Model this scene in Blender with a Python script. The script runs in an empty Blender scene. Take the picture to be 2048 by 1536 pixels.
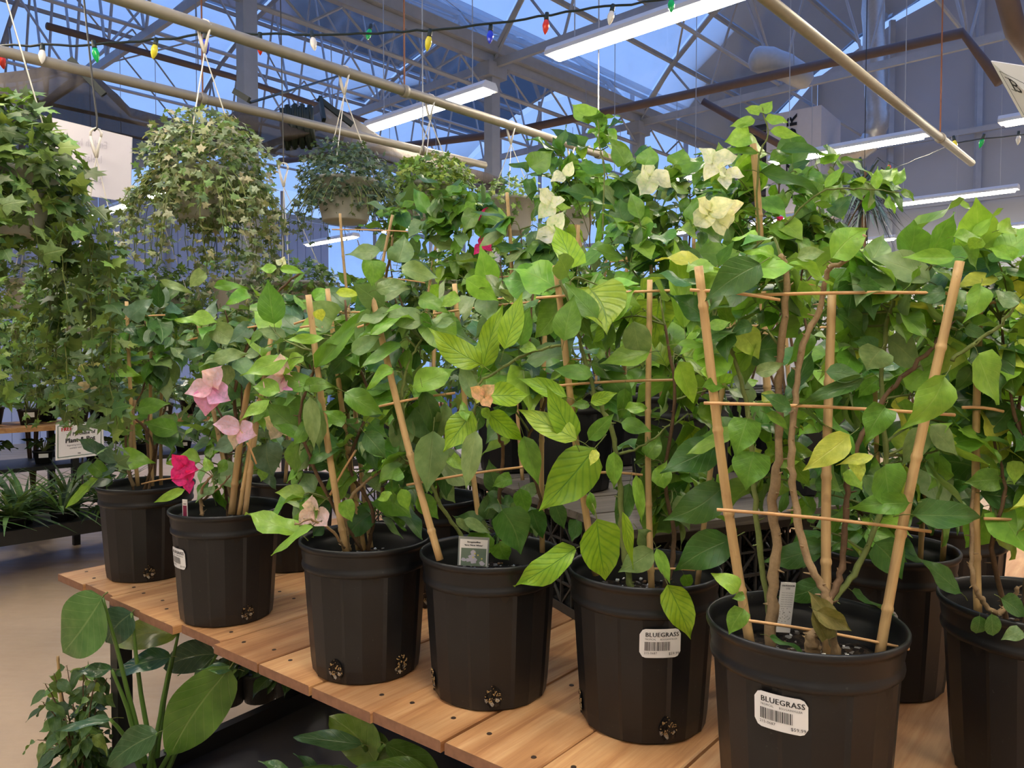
import bpy, bmesh, math, random
import numpy as np
from mathutils import Vector, Matrix, noise
V = Vector; PI = math.pi; R = math.radians
rnd = random.Random(11)
scn = bpy.context.scene
COL = scn.collection
FPX = 1545.0
PITCH = math.atan(53/FPX)
# ---------------- camera, sky, exposure ----------------
cam_data = bpy.data.cameras.new('camera'); cam = bpy.data.objects.new('camera', cam_data); COL.objects.link(cam)
cam_data.sensor_width = 36.0; cam_data.lens = 36.0*FPX/2048; cam_data.clip_start = .02; cam_data.clip_end = 200
cam.rotation_euler = (PI/2-PITCH, 0, 0); cam.location = (0, 0, 0)
scn.camera = cam
world = bpy.data.worlds.new('dusk_sky'); scn.world = world; world.use_nodes = True
wn = world.node_tree; wn.nodes.clear()
_o = wn.nodes.new('ShaderNodeOutputWorld'); _b = wn.nodes.new('ShaderNodeBackground')
_g = wn.nodes.new('ShaderNodeNewGeometry'); _s = wn.nodes.new('ShaderNodeSeparateXYZ'); _r = wn.nodes.new('ShaderNodeValToRGB')
_t = wn.nodes.new('ShaderNodeTexCoord')
wn.links.new(_t.outputs['Generated'], _s.inputs[0]); wn.links.new(_s.outputs['Z'], _r.inputs[0]); wn.links.new(_r.outputs[0], _b.inputs[0]); wn.links.new(_b.outputs[0], _o.inputs[0])
_r.color_ramp.elements[0].position = 0.0; _r.color_ramp.elements[0].color = (.36, .55, 1.0, 1)
_r.color_ramp.elements[1].position = .6; _r.color_ramp.elements[1].color = (.22, .40, .92, 1)
SKY_STRENGTH = 1.25
LAMP = 92.0
_b.inputs[1].default_value = SKY_STRENGTH
scn.view_settings.view_transform = 'Standard'; scn.view_settings.look = 'None'
scn.view_settings.gamma = 1; scn.view_settings.use_curve_mapping = False
scn.view_settings.exposure = 0.0
scn.cycles.max_bounces = 6; scn.cycles.transparent_max_bounces = 16

# ---------------- coordinates ----------------
def PX(x, y, d):
    """world point seen at photo pixel (x, y), d metres in front (world Y)"""
    cx = (x-1024)/FPX; cy = -(y-768)/FPX
    c, s = math.cos(PITCH), math.sin(PITCH)
    ray = V((cx, c+cy*s, -s+cy*c))
    return ray*(d/ray.y)
TH = R(47.4)
AX = V((math.cos(TH), math.sin(TH), 0))      # greenhouse long axis
EX = V((math.sin(TH), -math.cos(TH), 0))     # across the bays
def W(q, s, z): return EX*q + AX*s + V((0, 0, z))
FLOOR = -1.44; TABLE = -.69; RIM = -.40

# ---------------- object helpers ----------------
def link(o, parent=None):
    COL.objects.link(o)
    if parent is not None: o.parent = parent
    return o
def tag(o, label=None, cat=None, group=None, kind=None):
    if label: o['label'] = label
    if cat: o['category'] = cat
    if group: o['group'] = group
    if kind: o['kind'] = kind
    return o
def thing(name, label, cat, loc=(0, 0, 0), group=None):
    o = bpy.data.objects.new(name, None); o.empty_display_size = .05; o.location = loc; link(o)
    return tag(o, label, cat, group)
WMX = {}
def wloc(o):
    p = V(o.location)
    while o.parent is not None: o = o.parent; p += V(o.location)
    return p
def put(name, mesh, parent=None, M=None, color=None):
    """link a mesh object; M is its world matrix (parents are only translated)"""
    o = bpy.data.objects.new(name, mesh); link(o, parent)
    M = M or Matrix.Identity(4)
    WMX[o.name] = M.copy()
    if parent is not None:
        pm = WMX.get(parent.name)
        M = (pm.inverted() if pm is not None else Matrix.Translation(-wloc(parent))) @ M
    o.matrix_basis = M
    if color: o.color = (color[0], color[1], color[2], 1)
    return o
class MB:
    def __init__(s): s.v = []; s.f = []; s.m = []; s.uv = []
    def add(s, vs, fs, mi=0):
        b = len(s.v); s.v += [tuple(v) for v in vs]; s.f += [tuple(i+b for i in f) for f in fs]; s.m += [mi]*len(fs)
        return s
    def box(s, c, dims, ax=None, mi=0):
        c = V(c); dx, dy, dz = [d/2 for d in dims]
        X, Y, Z = ax or (V((1, 0, 0)), V((0, 1, 0)), V((0, 0, 1)))
        vs = [c+X*(i*dx)+Y*(j*dy)+Z*(k*dz) for i in (-1, 1) for j in (-1, 1) for k in (-1, 1)]
        return s.add(vs, [(0, 1, 3, 2), (4, 6, 7, 5), (0, 4, 5, 1), (2, 3, 7, 6), (0, 2, 6, 4), (1, 5, 7, 3)], mi)
    def bar(s, a, b, w, h=None, mi=0, up=V((0, 0, 1))):
        a = V(a); b = V(b); h = h or w; d = (b-a); L = d.length; d.normalize()
        x = d.cross(up)
        if x.length < 1e-4: x = V((1, 0, 0))
        x.normalize(); z = x.cross(d)
        return s.box((a+b)/2, (w, L, h), (x, d, z), mi)
    def tube(s, pts, r, n=6, mi=0, cap=True):
        pts = [V(p) for p in pts]; k = len(pts)
        rr = r if isinstance(r, (list, tuple)) else [r]*k
        vs = []; prev = None
        for i, p in enumerate(pts):
            t = (pts[min(i+1, k-1)]-pts[max(i-1, 0)])
            if t.length < 1e-9: t = V((0, 0, 1))
            t.normalize()
            if prev is None:
                x = t.cross(V((0, 0, 1)) if abs(t.z) < .9 else V((1, 0, 0)))
            else: x = prev-t*prev.dot(t)
            x.normalize(); prev = x; y = t.cross(x)
            for j in range(n):
                a = 2*PI*j/n; vs.append(p+(x*math.cos(a)+y*math.sin(a))*rr[i])
        fs = [(i*n+j, i*n+(j+1) % n, (i+1)*n+(j+1) % n, (i+1)*n+j) for i in range(k-1) for j in range(n)]
        if cap: fs += [tuple(range(n-1, -1, -1)), tuple(range((k-1)*n, k*n))]
        return s.add(vs, fs, mi)
    def lathe(s, prof, n=48, c=(0, 0, 0), rf=None, mi=0):
        c = V(c); vs = []
        for (r, z, *fl) in prof:
            for j in range(n):
                a = 2*PI*j/n; q = r*(rf(a, z) if rf and fl else 1)
                vs.append(c+V((q*math.cos(a), q*math.sin(a), z)))
        fs = [(i*n+j, i*n+(j+1) % n, (i+1)*n+(j+1) % n, (i+1)*n+j) for i in range(len(prof)-1) for j in range(n)]
        return s.add(vs, fs, mi)
    def mesh(s, name, mats, smooth=False):
        me = bpy.data.meshes.new(name); me.from_pydata(s.v, [], s.f)
        for m in (mats if isinstance(mats, (list, tuple)) else [mats]): me.materials.append(m)
        if any(s.m): me.polygons.foreach_set('material_index', s.m)
        if smooth: me.polygons.foreach_set('use_smooth', [True]*len(s.f))
        if s.uv: 
            uvl = me.uv_layers.new(name='UVMap'); li = np.empty(len(me.loops), np.int32); me.loops.foreach_get('vertex_index', li)
            uvl.data.foreach_set('uv', np.array(s.uv, np.float32)[li].ravel())
        me.update(); return me
    def obj(s, name, mats, parent=None, smooth=False):
        return put(name, s.mesh(name, mats, smooth), parent)
def struct(name, mb, mat, parent=None, smooth=False):
    o = mb.obj(name, mat, parent, smooth)
    if parent is None: o['kind'] = 'structure'
    return o

# ---------------- materials ----------------
class NT:
    def __init__(s, name):
        s.mat = bpy.data.materials.new(name); s.mat.use_nodes = True; s.t = s.mat.node_tree; s.t.nodes.clear()
        s.out = s.n('OutputMaterial')
    def n(s, typ, **kw):
        nd = s.t.nodes.new('ShaderNode'+typ)
        for k, v in kw.items(): setattr(nd, k, v)
        return nd
    def l(s, a, b): s.t.links.new(a, b)
    def math(s, op, a, b=None, c=None, clamp=False):
        nd = s.n('Math', operation=op); nd.use_clamp = clamp
        for i, x in enumerate((a, b, c)):
            if x is None: continue
            if isinstance(x, (int, float)): nd.inputs[i].default_value = x
            else: s.l(x, nd.inputs[i])
        return nd.outputs[0]
    def mix(s, f, a, b, blend='MIX'):
        nd = s.n('Mix', data_type='RGBA', blend_type=blend)
        for sock, x in ((nd.inputs[0], f), (nd.inputs[6], a), (nd.inputs[7], b)):
            if isinstance(x, (int, float)): sock.default_value = x
            elif isinstance(x, tuple): sock.default_value = x if len(x) == 4 else x+(1,)
            else: s.l(x, sock)
        return nd.outputs[2]
    def noise(s, scale, co=None, detail=3, rough=.5, dist=0):
        nd = s.n('TexNoise'); nd.inputs['Scale'].default_value = scale; nd.inputs['Detail'].default_value = detail
        nd.inputs['Roughness'].default_value = rough; nd.inputs['Distortion'].default_value = dist
        if co is not None: s.l(co, nd.inputs['Vector'])
        return nd.outputs[0]
    def ramp(s, f, pts):
        nd = s.n('ValToRGB'); cr = nd.color_ramp
        while len(cr.elements) < len(pts): cr.elements.new(.5)
        for e, (p, c) in zip(cr.elements, pts): e.position = p; e.color = (c if isinstance(c, tuple) else (c, c, c))+(1,) if not (isinstance(c, tuple) and len(c) == 4) else c
        s.l(f, nd.inputs[0]); return nd.outputs[0]
    def mapping(s, co, scale):
        nd = s.n('Mapping'); nd.inputs['Scale'].default_value = scale; s.l(co, nd.inputs[0]); return nd.outputs[0]
    def pbsdf(s, color, rough=.5, metal=0, spec=.5, bump=None, bstr=.3, bdist=.002):
        p = s.n('BsdfPrincipled')
        if isinstance(color, tuple): p.inputs['Base Color'].default_value = color if len(color) == 4 else color+(1,)
        else: s.l(color, p.inputs['Base Color'])
        if isinstance(rough, (int, float)): p.inputs['Roughness'].default_value = rough
        else: s.l(rough, p.inputs['Roughness'])
        p.inputs['Metallic'].default_value = metal; p.inputs['Specular IOR Level'].default_value = spec
        if bump is not None:
            b = s.n('Bump'); b.inputs['Strength'].default_value = bstr; b.inputs['Distance'].default_value = bdist
            s.l(bump, b.inputs['Height']); s.l(b.outputs[0], p.inputs['Normal'])
        return p.outputs[0]
    def done(s, sh): s.l(sh, s.out.inputs[0]); return s.mat
def simple(name, color, rough=.5, metal=0, spec=.5, var=.15, scale=20, bump=.1):
    n = NT(name); co = n.n('TexCoord').outputs['Object']; no = n.noise(scale, co)
    lo = tuple(c*(1-var) for c in color); hi = tuple(min(1, c*(1+var)) for c in color)
    return n.done(n.pbsdf(n.mix(no, lo, hi), rough, metal, spec, no, bump, .001))
def emitter(name, color, strength):
    n = NT(name); e = n.n('Emission'); e.inputs[0].default_value = color+(1,); e.inputs[1].default_value = strength
    return n.done(e.outputs[0])
M = {}
M['galv'] = simple('galvanised_steel', (.40, .42, .45), .5, .2, scale=8)
M['pipe'] = simple('grey_pipe', (.30, .27, .22), .45, .2, scale=30)
M['darkpipe'] = simple('brown_pipe', (.13, .09, .08), .6, .1, scale=12)
M['white'] = simple('white_paint', (.75, .75, .75), .45, var=.04)
M['fixture'] = simple('fixture_white', (.62, .63, .66), .4, var=.03)
M['plastic'] = simple('white_plastic', (.72, .68, .60), .4, var=.08)
M['greypot'] = simple('grey_basket_plastic', (.42, .42, .40), .5, var=.08)
M['wire'] = simple('dark_wire', (.05, .05, .05), .5, .3)
M['cable'] = simple('green_black_cable', (.012, .02, .016), .5)
M['blackmetal'] = simple('black_painted_steel', (.018, .018, .018), .42, .1, scale=30)
M['blackplastic'] = simple('black_lattice_plastic', (.045, .043, .04), .5, scale=40)
M['smallpot'] = simple('small_black_pot', (.02, .02, .02), .5)
M['lamp'] = emitter('led_diffuser', (1.0, .87, .66), LAMP)
M['halo'] = simple('rust_chain', (.25, .10, .05), .7, .3)
def pot_mat():
    n = NT('nursery_pot_plastic'); co = n.n('TexCoord').outputs['Object']
    a = n.noise(9, co, 5, .6); b = n.noise(220, co, 2)
    dust = n.ramp(a, [(.45, (.0055, .0062, .0075)), (.8, (.012, .0125, .0135))])
    sp = n.ramp(b, [(.70, 0.0), (.78, 1.0)])
    col = n.mix(n.math('MULTIPLY', sp, .10), dust, (.3, .28, .25))
    return n.done(n.pbsdf(col, n.ramp(a, [(.3, .36), (.7, .50)]), 0, .5, a, .06, .002))
M['pot'] = pot_mat()
def soil_mat():
    n = NT('potting_soil'); co = n.n('TexCoord').outputs['Object']
    a = n.noise(60, co, 6, .75); v = n.n('TexVoronoi'); v.inputs['Scale'].default_value = 130; n.l(co, v.inputs['Vector'])
    per = n.ramp(v.outputs['Color'], [(.80, 0.0), (.84, 1.0)]); chip = n.ramp(v.outputs['Color'], [(.4, (.018, .011, .007)), (.8, (.15, .09, .05))])
    col = n.mix(per, n.mix(a, (.008, .006, .004), chip), (.6, .56, .5))
    return n.done(n.pbsdf(col, .85, 0, .3, a, 1.0, .02))
M['soil'] = soil_mat()
def bamboo_mat():
    n = NT('bamboo'); tc = n.n('TexCoord'); co = tc.outputs['Object']; oi = n.n('ObjectInfo')
    a = n.noise(1, n.mapping(co, (260, 260, 14)), 4, .6); b = n.noise(14, co, 4, .6); c = n.noise(1, n.mapping(co, (90, 90, 40)), 3)
    col = n.mix(a, (.40, .23, .08), (.66, .46, .21)); col = n.mix(oi.outputs['Random'], col, n.mix(.5, col, (.42, .30, .16)))
    col = n.mix(n.ramp(b, [(.58, 0.0), (.72, .75)]), col, (.19, .09, .04))
    col = n.mix(n.ramp(c, [(.70, 0.0), (.76, .8)]), col, (.06, .03, .015))
    return n.done(n.pbsdf(col, .5, 0, .4, a, .25, .001))
M['bamboo'] = bamboo_mat()
M['split'] = simple('split_bamboo', (.62, .36, .16), .55, scale=60)
def bark_mat(name, c1, c2):
    n = NT(name); co = n.n('TexCoord').outputs['Object']
    a = n.noise(90, co, 5, .7)
    return n.done(n.pbsdf(n.mix(a, c1, c2), .75, 0, .3, a, .6, .002))
M['bark'] = bark_mat('woody_bark', (.05, .028, .014), (.20, .12, .065))
M['bark_pale'] = bark_mat('pale_bark', (.13, .085, .04), (.42, .29, .16))
M['stem'] = bark_mat('green_stem', (.09, .12, .03), (.20, .24, .07))
def wood_mat(name, c1, c2, c3, long_axis=1):
    n = NT(name); tc = n.n('TexCoord'); co = tc.outputs['Object']; oi = n.n('ObjectInfo')
    off = n.n('VectorMath', operation='ADD'); n.l(co, off.inputs[0]); sc = n.n('VectorMath', operation='SCALE'); sc.inputs[0].default_value = (17, 31, 7); n.l(oi.outputs['Random'], sc.inputs['Scale']); n.l(sc.outputs[0], off.inputs[1])
    co2 = off.outputs[0]
    g = n.noise(1, n.mapping(co2, (26, 1.6, 26)), 6, .65, .6); f = n.noise(1, n.mapping(co2, (190, 7, 190)), 3, .6)
    big = n.noise(3.2, co2, 3); col = n.ramp(g, [(.32, c1), (.48, c2), (.64, c3)])
    col = n.mix(n.math('MULTIPLY', f, .6), col, c1)
    col = n.mix(n.ramp(big, [(.48, 0.0), (.72, .5)]), col, tuple(x*.55 for x in c1))
    col = n.mix(1.0, col, n.ramp(oi.outputs['Random'], [(0, (.86, .80, .78)), (.5, (1, .97, .93)), (1, (1.05, 1.03, .98))]), 'MULTIPLY')
    v = n.n('TexVoronoi'); v.inputs['Scale'].default_value = 1; v.inputs['Randomness'].default_value = 1; n.l(n.mapping(co2, (7, 3.2, 2)), v.inputs['Vector'])
    col = n.mix(n.ramp(v.outputs['Distance'], [(.05, .75), (.11, 0.0)]), col, (.12, .05, .02))
    hgt = n.math('ADD', g, f)
    return n.done(n.pbsdf(col, .52, 0, .35, hgt, .4, .0015))
M['board'] = wood_mat('cedar_board', (.33, .145, .058), (.58, .32, .14), (.72, .455, .225))
M['board_end'] = simple('rough_sawn_end', (.24, .115, .06), .8, var=.45, scale=45, bump=.8)
M['weathered'] = wood_mat('weathered_board', (.07, .06, .05), (.16, .14, .115), (.24, .21, .18))
M['nail'] = simple('nail_head', (.05, .03, .02), .6, .4)
def concrete():
    n = NT('polished_concrete'); co = n.n('TexCoord').outputs['Object']
    a = n.noise(.8, co, 6, .6, .5); b = n.noise(26, co, 5, .65); w = n.noise(1, n.mapping(co, (3, 14, 1)), 4, .6)
    col = n.ramp(a, [(.3, (.42, .29, .17)), (.7, (.56, .41, .26))]); col = n.mix(n.math('MULTIPLY', b, .4), col, (.30, .21, .13))
    return n.done(n.pbsdf(col, n.ramp(w, [(.3, .32), (.7, .55)]), 0, .5, w, .25, .006))
M['concrete'] = concrete()
def sheet_mat(name, c1, c2, rough, scale, sx):
    n = NT(name); co = n.n('TexCoord').outputs['Object']
    a = n.noise(1, n.mapping(co, (sx, .7, 1.5)), 4, .55); b = n.noise(.5, co, 3)
    col = n.mix(a, c1, c2); col = n.mix(n.math('MULTIPLY', b, .4), col, c1)
    return n.done(n.pbsdf(col, rough, 0, .5, a, .15, .01))
M['wallpanel'] = sheet_mat('grey_blue_wall_panel', (.34, .36, .40), (.44, .46, .50), .42, 1, 2)
M['leftpanel'] = sheet_mat('lavender_metal_panel', (.42, .48, .66), (.50, .56, .74), .4, 1, 3)
M['polypanel'] = sheet_mat('ribbed_polycarbonate', (.45, .48, .52), (.62, .64, .68), .16, 1, 2)
def glaze():
    n = NT('roof_glazing'); t = n.n('BsdfTransparent'); t.inputs[0].default_value = (.90, .94, .98, 1)
    g = n.n('BsdfGlossy'); g.inputs['Roughness'].default_value = .12; g.inputs[0].default_value = (.8, .85, .9, 1)
    d = n.n('BsdfDiffuse'); d.inputs[0].default_value = (.6, .65, .7, 1)
    co = n.n('TexCoord').outputs['Object']; dirt = n.noise(1.3, co, 5, .6)
    m = n.n('MixShader'); f = n.n('Fresnel'); f.inputs[0].default_value = 1.2; n.l(f.outputs[0], m.inputs[0]); n.l(t.outputs[0], m.inputs[1]); n.l(g.outputs[0], m.inputs[2])
    m2 = n.n('MixShader'); n.l(n.ramp(dirt, [(.35, .02), (.75, .14)]), m2.inputs[0]); n.l(m.outputs[0], m2.inputs[1]); n.l(d.outputs[0], m2.inputs[2])
    return n.done(m2.outputs[0])
M['glazing'] = glaze()
def cloth_mat():
    n = NT('woven_shade_cloth'); tc = n.n('TexCoord'); co = tc.outputs['UV']
    w = n.n('TexWave', wave_type='BANDS', bands_direction='X'); w.inputs['Scale'].default_value = 60; n.l(co, w.inputs['Vector'])
    w2 = n.n('TexWave', wave_type='BANDS', bands_direction='Y'); w2.inputs['Scale'].default_value = 14; w2.inputs['Distortion'].default_value = 2; n.l(co, w2.inputs['Vector'])
    col = n.mix(w.outputs['Fac'], (.030, .026, .024), (.12, .10, .085)); col = n.mix(n.math('MULTIPLY', w2.outputs['Fac'], .5), col, (.085, .060, .040))
    sh = n.pbsdf(col, .75, 0, .3, w.outputs['Fac'], .5, .004)
    t = n.n('BsdfTransparent'); m = n.n('MixShader')
    n.l(n.ramp(w.outputs['Fac'], [(.03, .4), (.10, 0.0)]), m.inputs[0]); n.l(sh, m.inputs[1]); n.l(t.outputs[0], m.inputs[2])
    return n.done(m.outputs[0])
M['cloth'] = cloth_mat()
def leaf_mat(name, src='obj', vein=.35, chlor=False, trans=.28, veindark=False, rough=.38, edge=None):
    n = NT(name); uv = n.n('TexCoord').outputs['UV']; sp = n.n('SeparateXYZ'); n.l(uv, sp.inputs[0])
    a = n.math('MULTIPLY', n.math('ABSOLUTE', n.math('SUBTRACT', sp.outputs[0], .5)), 2.0)
    oi = n.n('ObjectInfo')
    if src == 'obj': base = oi.outputs['Color']
    else:
        at = n.n('VertexColor'); at.layer_name = 'Col'; base = at.outputs[0]
    co = n.n('TexCoord').outputs['Object']; no = n.noise(5, co, 3); ofs = n.math('MULTIPLY', oi.outputs['Random'], 20)
    base = n.mix(1.0, base, n.ramp(no, [(.3, (.72, .78, .7)), (.7, (1.22, 1.14, 1.25))]), 'MULTIPLY')
    mid = n.ramp(a, [(.015, 1.0), (.05, 0.0)])
    t = n.math('SUBTRACT', n.math('MULTIPLY', sp.outputs[1], 7.5), n.math('MULTIPLY', n.math('POWER', a, .8), 2.6))
    fr = n.math('ABSOLUTE', n.math('SUBTRACT', n.math('FRACT', t), .5))
    sv = n.ramp(fr, [(.0, 1.0), (.07 if not chlor else .22, 0.0)])
    veins = n.math('MAXIMUM', mid, n.math('MULTIPLY', sv, .55), clamp=True)
    if chlor:
        base2 = n.mix(1.0, base, (1.7, 1.28, .9), 'MULTIPLY')
        col = n.mix(n.math('MULTIPLY', veins, .8), base2, n.mix(1.0, base, (.42, .62, .5), 'MULTIPLY'))
    elif veindark: col = n.mix(n.math('MULTIPLY', veins, vein), base, n.mix(1.0, base, (.5, .6, .5), 'MULTIPLY'))
    else: col = n.mix(n.math('MULTIPLY', veins, vein), base, n.mix(.5, n.mix(1.0, base, (1.9, 1.6, 1.7), 'MULTIPLY'), (.30, .36, .16)))
    if edge:
        e = n.ramp(n.math('ADD', a, n.math('MULTIPLY', n.noise(7, co, 2), .5)), [(1.02, 0.0), (1.12, 1.0)]); col = n.mix(e, col, edge)
    geo = n.n('NewGeometry')
    back = n.mix(.30, n.mix(1.0, col, (1.15, 1.15, 1.1), 'MULTIPLY'), (.20, .27, .12))
    col = n.mix(geo.outputs['Backfacing'], col, back)
    rg = n.math('ADD', n.math('MULTIPLY', geo.outputs['Backfacing'], .25), rough)
    s1 = n.pbsdf(col, rg, 0, .45, n.math('SUBTRACT', no, n.math('MULTIPLY', veins, .6)), .35, .004)
    tr = n.n('BsdfTranslucent'); n.l(n.mix(1.0, col, (1.5, 1.45, .7), 'MULTIPLY'), tr.inputs[0])
    m = n.n('MixShader'); m.inputs[0].default_value = trans; n.l(s1, m.inputs[1]); n.l(tr.outputs[0], m.inputs[2])
    return n.done(m.outputs[0])
M['leaf'] = leaf_mat('bougainvillea_leaf')
M['leaf_c'] = leaf_mat('veined_yellowing_leaf', chlor=True)
M['leaf_glossy'] = leaf_mat('glossy_broad_leaf', vein=.5, rough=.25, trans=.15)
M['leaf_ivy'] = leaf_mat('ivy_leaf', vein=.5, rough=.5, trans=.2)
M['leaf_vc'] = leaf_mat('small_foliage', src='vc', vein=.25, rough=.5, trans=.2)
M['bract'] = leaf_mat('papery_bract', vein=.25, veindark=True, trans=.5, rough=.6)
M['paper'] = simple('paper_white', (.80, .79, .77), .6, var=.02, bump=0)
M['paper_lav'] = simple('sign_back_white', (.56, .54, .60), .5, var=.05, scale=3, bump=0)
M['ink'] = simple('black_ink', (.02, .02, .02), .6, var=0, bump=0)
M['inkfaint'] = simple('show_through_ink', (.41, .39, .46), .6, var=0, bump=0)
M['inkred'] = simple('red_ink', (.60, .03, .03), .6, var=0, bump=0)
M['inkgreen'] = simple('dark_green_ink', (.03, .12, .06), .6, var=0, bump=0)
M['clear'] = simple('clear_plastic_edge', (.25, .28, .27), .2, var=.05)
M['heater'] = simple('heater_enamel', (.60, .57, .56), .5, var=.05)

# ---------------- leaf meshes ----------------
def leaf_mesh(name, W_, p, q, mat, seed, curl=.12, fold=.18, wave=.05, pet=.22, lobes=0, nv=8, skew=0, shape_tip=True):
    r = random.Random(seed); mb = MB(); nu = 4
    vm = p/(p+q); mx = vm**p*(1-vm)**q
    ph = r.random()*6
    bend = r.uniform(.5, 1.2)*curl; side = r.uniform(-.08, .08)
    for i in range(nv+1):
        v = i/nv; w = W_*.5*(v**p*(1-v)**q)/mx
        if shape_tip and v > .72: w *= 1-.38*math.sin((v-.72)/.28*PI)
        if i == 0: w = .012
        if i == nv: w = .002
        for j in range(nu+1):
            u = j/nu; x = (u-.5)*2
            X = x*w+side*math.sin(v*PI)+skew*v*(1-v)
            Z = -bend*(v**2)*1.0 + fold*abs(x)*w*(1.2-v*.5) + (abs(x)**1.5)*wave*math.sin(v*9+ph+(1.7 if x > 0 else 0))
            Y = v-.03*abs(x)*w/W_
            if p < .5 and i <= 1: Y -= .07*abs(x)*(1 if i else .0)
            mb.v.append((X, Y, Z)); mb.uv.append((u, v))
    for i in range(nv):
        for j in range(nu):
            a = i*(nu+1)+j; mb.f.append((a, a+1, a+nu+2, a+nu+1)); mb.m.append(0)
    if pet:
        b = len(mb.v); mb.tube([(0, -pet, -.10*pet), (0, -pet*.5, .02), (0, .01, 0)], [.010, .009, .008], 3, 1, cap=False)
        mb.uv += [(.5, 0)]*(len(mb.v)-b)
    return mb.mesh(name, [mat, M['stem']], True)
LM = {}
for k, mat in (('g', M['leaf']), ('c', M['leaf_c']), ('w', M['leaf_glossy'])):
    LM['ovate'+k] = [leaf_mesh('leaf', .56, .62, 1.05, mat, i, curl=.10+.14*(i % 3), fold=.10+.22*(i % 2), wave=.03+.035*(i % 3)) for i in range(7)]
    LM['heart'+k] = [leaf_mesh('leaf', .80, .48, 1.0, mat, 20+i, curl=.14+.2*(i % 2), fold=.14+.14*(i//2), wave=.05+.05*(i % 2)) for i in range(5)]
LM['lance'] = [leaf_mesh('leaf', .36, .8, 1.0, M['leaf'], 40+i, curl=.2, fold=.25, wave=.03) for i in range(3)]
LM['round'] = [leaf_mesh('leaf', .82, .6, .55, M['leaf'], 50+i, curl=.12, fold=.1, wave=.02, shape_tip=False) for i in range(2)]
LM['big'] = [leaf_mesh('leaf', .62, .55, .72, M['leaf_glossy'], 60+i, curl=.16, fold=.12, wave=.03, pet=.1, nv=14, shape_tip=False) for i in range(3)]
LM['bract'] = [leaf_mesh('bract', .82, .5, .75, M['bract'], 70+i, curl=-.28+.5*(i % 2), fold=.35, wave=.10, pet=0) for i in range(4)]
IVY = [(0, 0), (.16, -.10), (.46, -.06), (.30, .22), (.52, .52), (.20, .52), (0, 1.0), (-.20, .52), (-.52, .52), (-.30, .22), (-.46, -.06), (-.16, -.10)]
def ivy_mesh(seed, mat):
    r = random.Random(seed); mb = MB()
    c = (0, .32, .05); pts = [(x*(1+r.uniform(-.12, .12)), y*(1+r.uniform(-.1, .1)), -.10*(abs(x)+abs(y-.3))*r.uniform(.3, 1.6)) for x, y in IVY]
    mb.v = [c]+pts; n = len(pts); mb.f = [(0, 1+i, 1+(i+1) % n) for i in range(n)]; mb.m = [0]*n
    mb.uv = [(.5, .35)]+[(.5+p[0]*.8, max(0, min(1, p[1]))) for p in IVY]
    b = len(mb.v); mb.tube([(0, -.45, -.1), (0, 0, 0)], [.014, .012], 3, 1, cap=False); mb.uv += [(.5, 0)]*(len(mb.v)-b)
    return mb.mesh('leaf', [mat, M['stem']], True)
LM['ivy'] = [ivy_mesh(i, M['leaf_ivy']) for i in range(5)]

def frame(base, d, nrm, L, wf=1.0):
    y = V(d).normalized(); z = V(nrm); z = z-y*z.dot(y)
    if z.length < 1e-4: z = y.orthogonal()
    z.normalize(); x = y.cross(z)
    m = Matrix.Identity(4)
    for i, (a, k) in enumerate(((x, L*wf), (y, L), (z, L))):
        for j in range(3): m[j][i] = a[j]*k
    m.translation = V(base); return m
def vary(c, r, s=.22):
    k = 1+r.uniform(-s, s); return (max(.004, c[0]*k*(1+r.uniform(-s, s))), max(.01, c[1]*k), max(.003, c[2]*k*(1+r.uniform(-s, s)*.8)))
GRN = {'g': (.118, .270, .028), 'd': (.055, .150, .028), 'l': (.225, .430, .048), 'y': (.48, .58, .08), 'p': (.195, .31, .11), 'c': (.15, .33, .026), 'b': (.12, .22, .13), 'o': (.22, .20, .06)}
# ================= SETTING =================
mb = MB(); A = [W(-15, -8, FLOOR), W(12, -8, FLOOR), W(12, 13.2, FLOOR), W(-15, 13.2, FLOOR)]
mb.add(A+[p-V((0, 0, .1)) for p in A], [(0, 1, 2, 3), (7, 6, 5, 4), (0, 4, 5, 1), (1, 5, 6, 2), (2, 6, 7, 3), (3, 7, 4, 0)])
struct('floor', mb, M['concrete'])
G_MAT = simple('outside_gravel', (.10, .11, .12), .9, scale=2)
mb = MB(); mb.add([(-90, -90, FLOOR-.14), (90, -90, FLOOR-.14), (90, 90, FLOOR-.14), (-90, 90, FLOOR-.14)], [(0, 1, 2, 3)])
struct('ground', mb, G_MAT)
GZ = 3.5; QG = [-14.7, -6.3, 2.1]; SCOL = [-5.7, -2.65, .4, 3.45, 6.51, 9.56, 13.0]
ARCH = [(0, 0), (.55, .62), (1.15, 1.12), (1.9, 1.55), (3.0, 1.95), (4.2, 2.2), (5.4, 1.95), (6.5, 1.55), (7.25, 1.12), (7.85, .62), (8.4, 0)]
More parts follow.
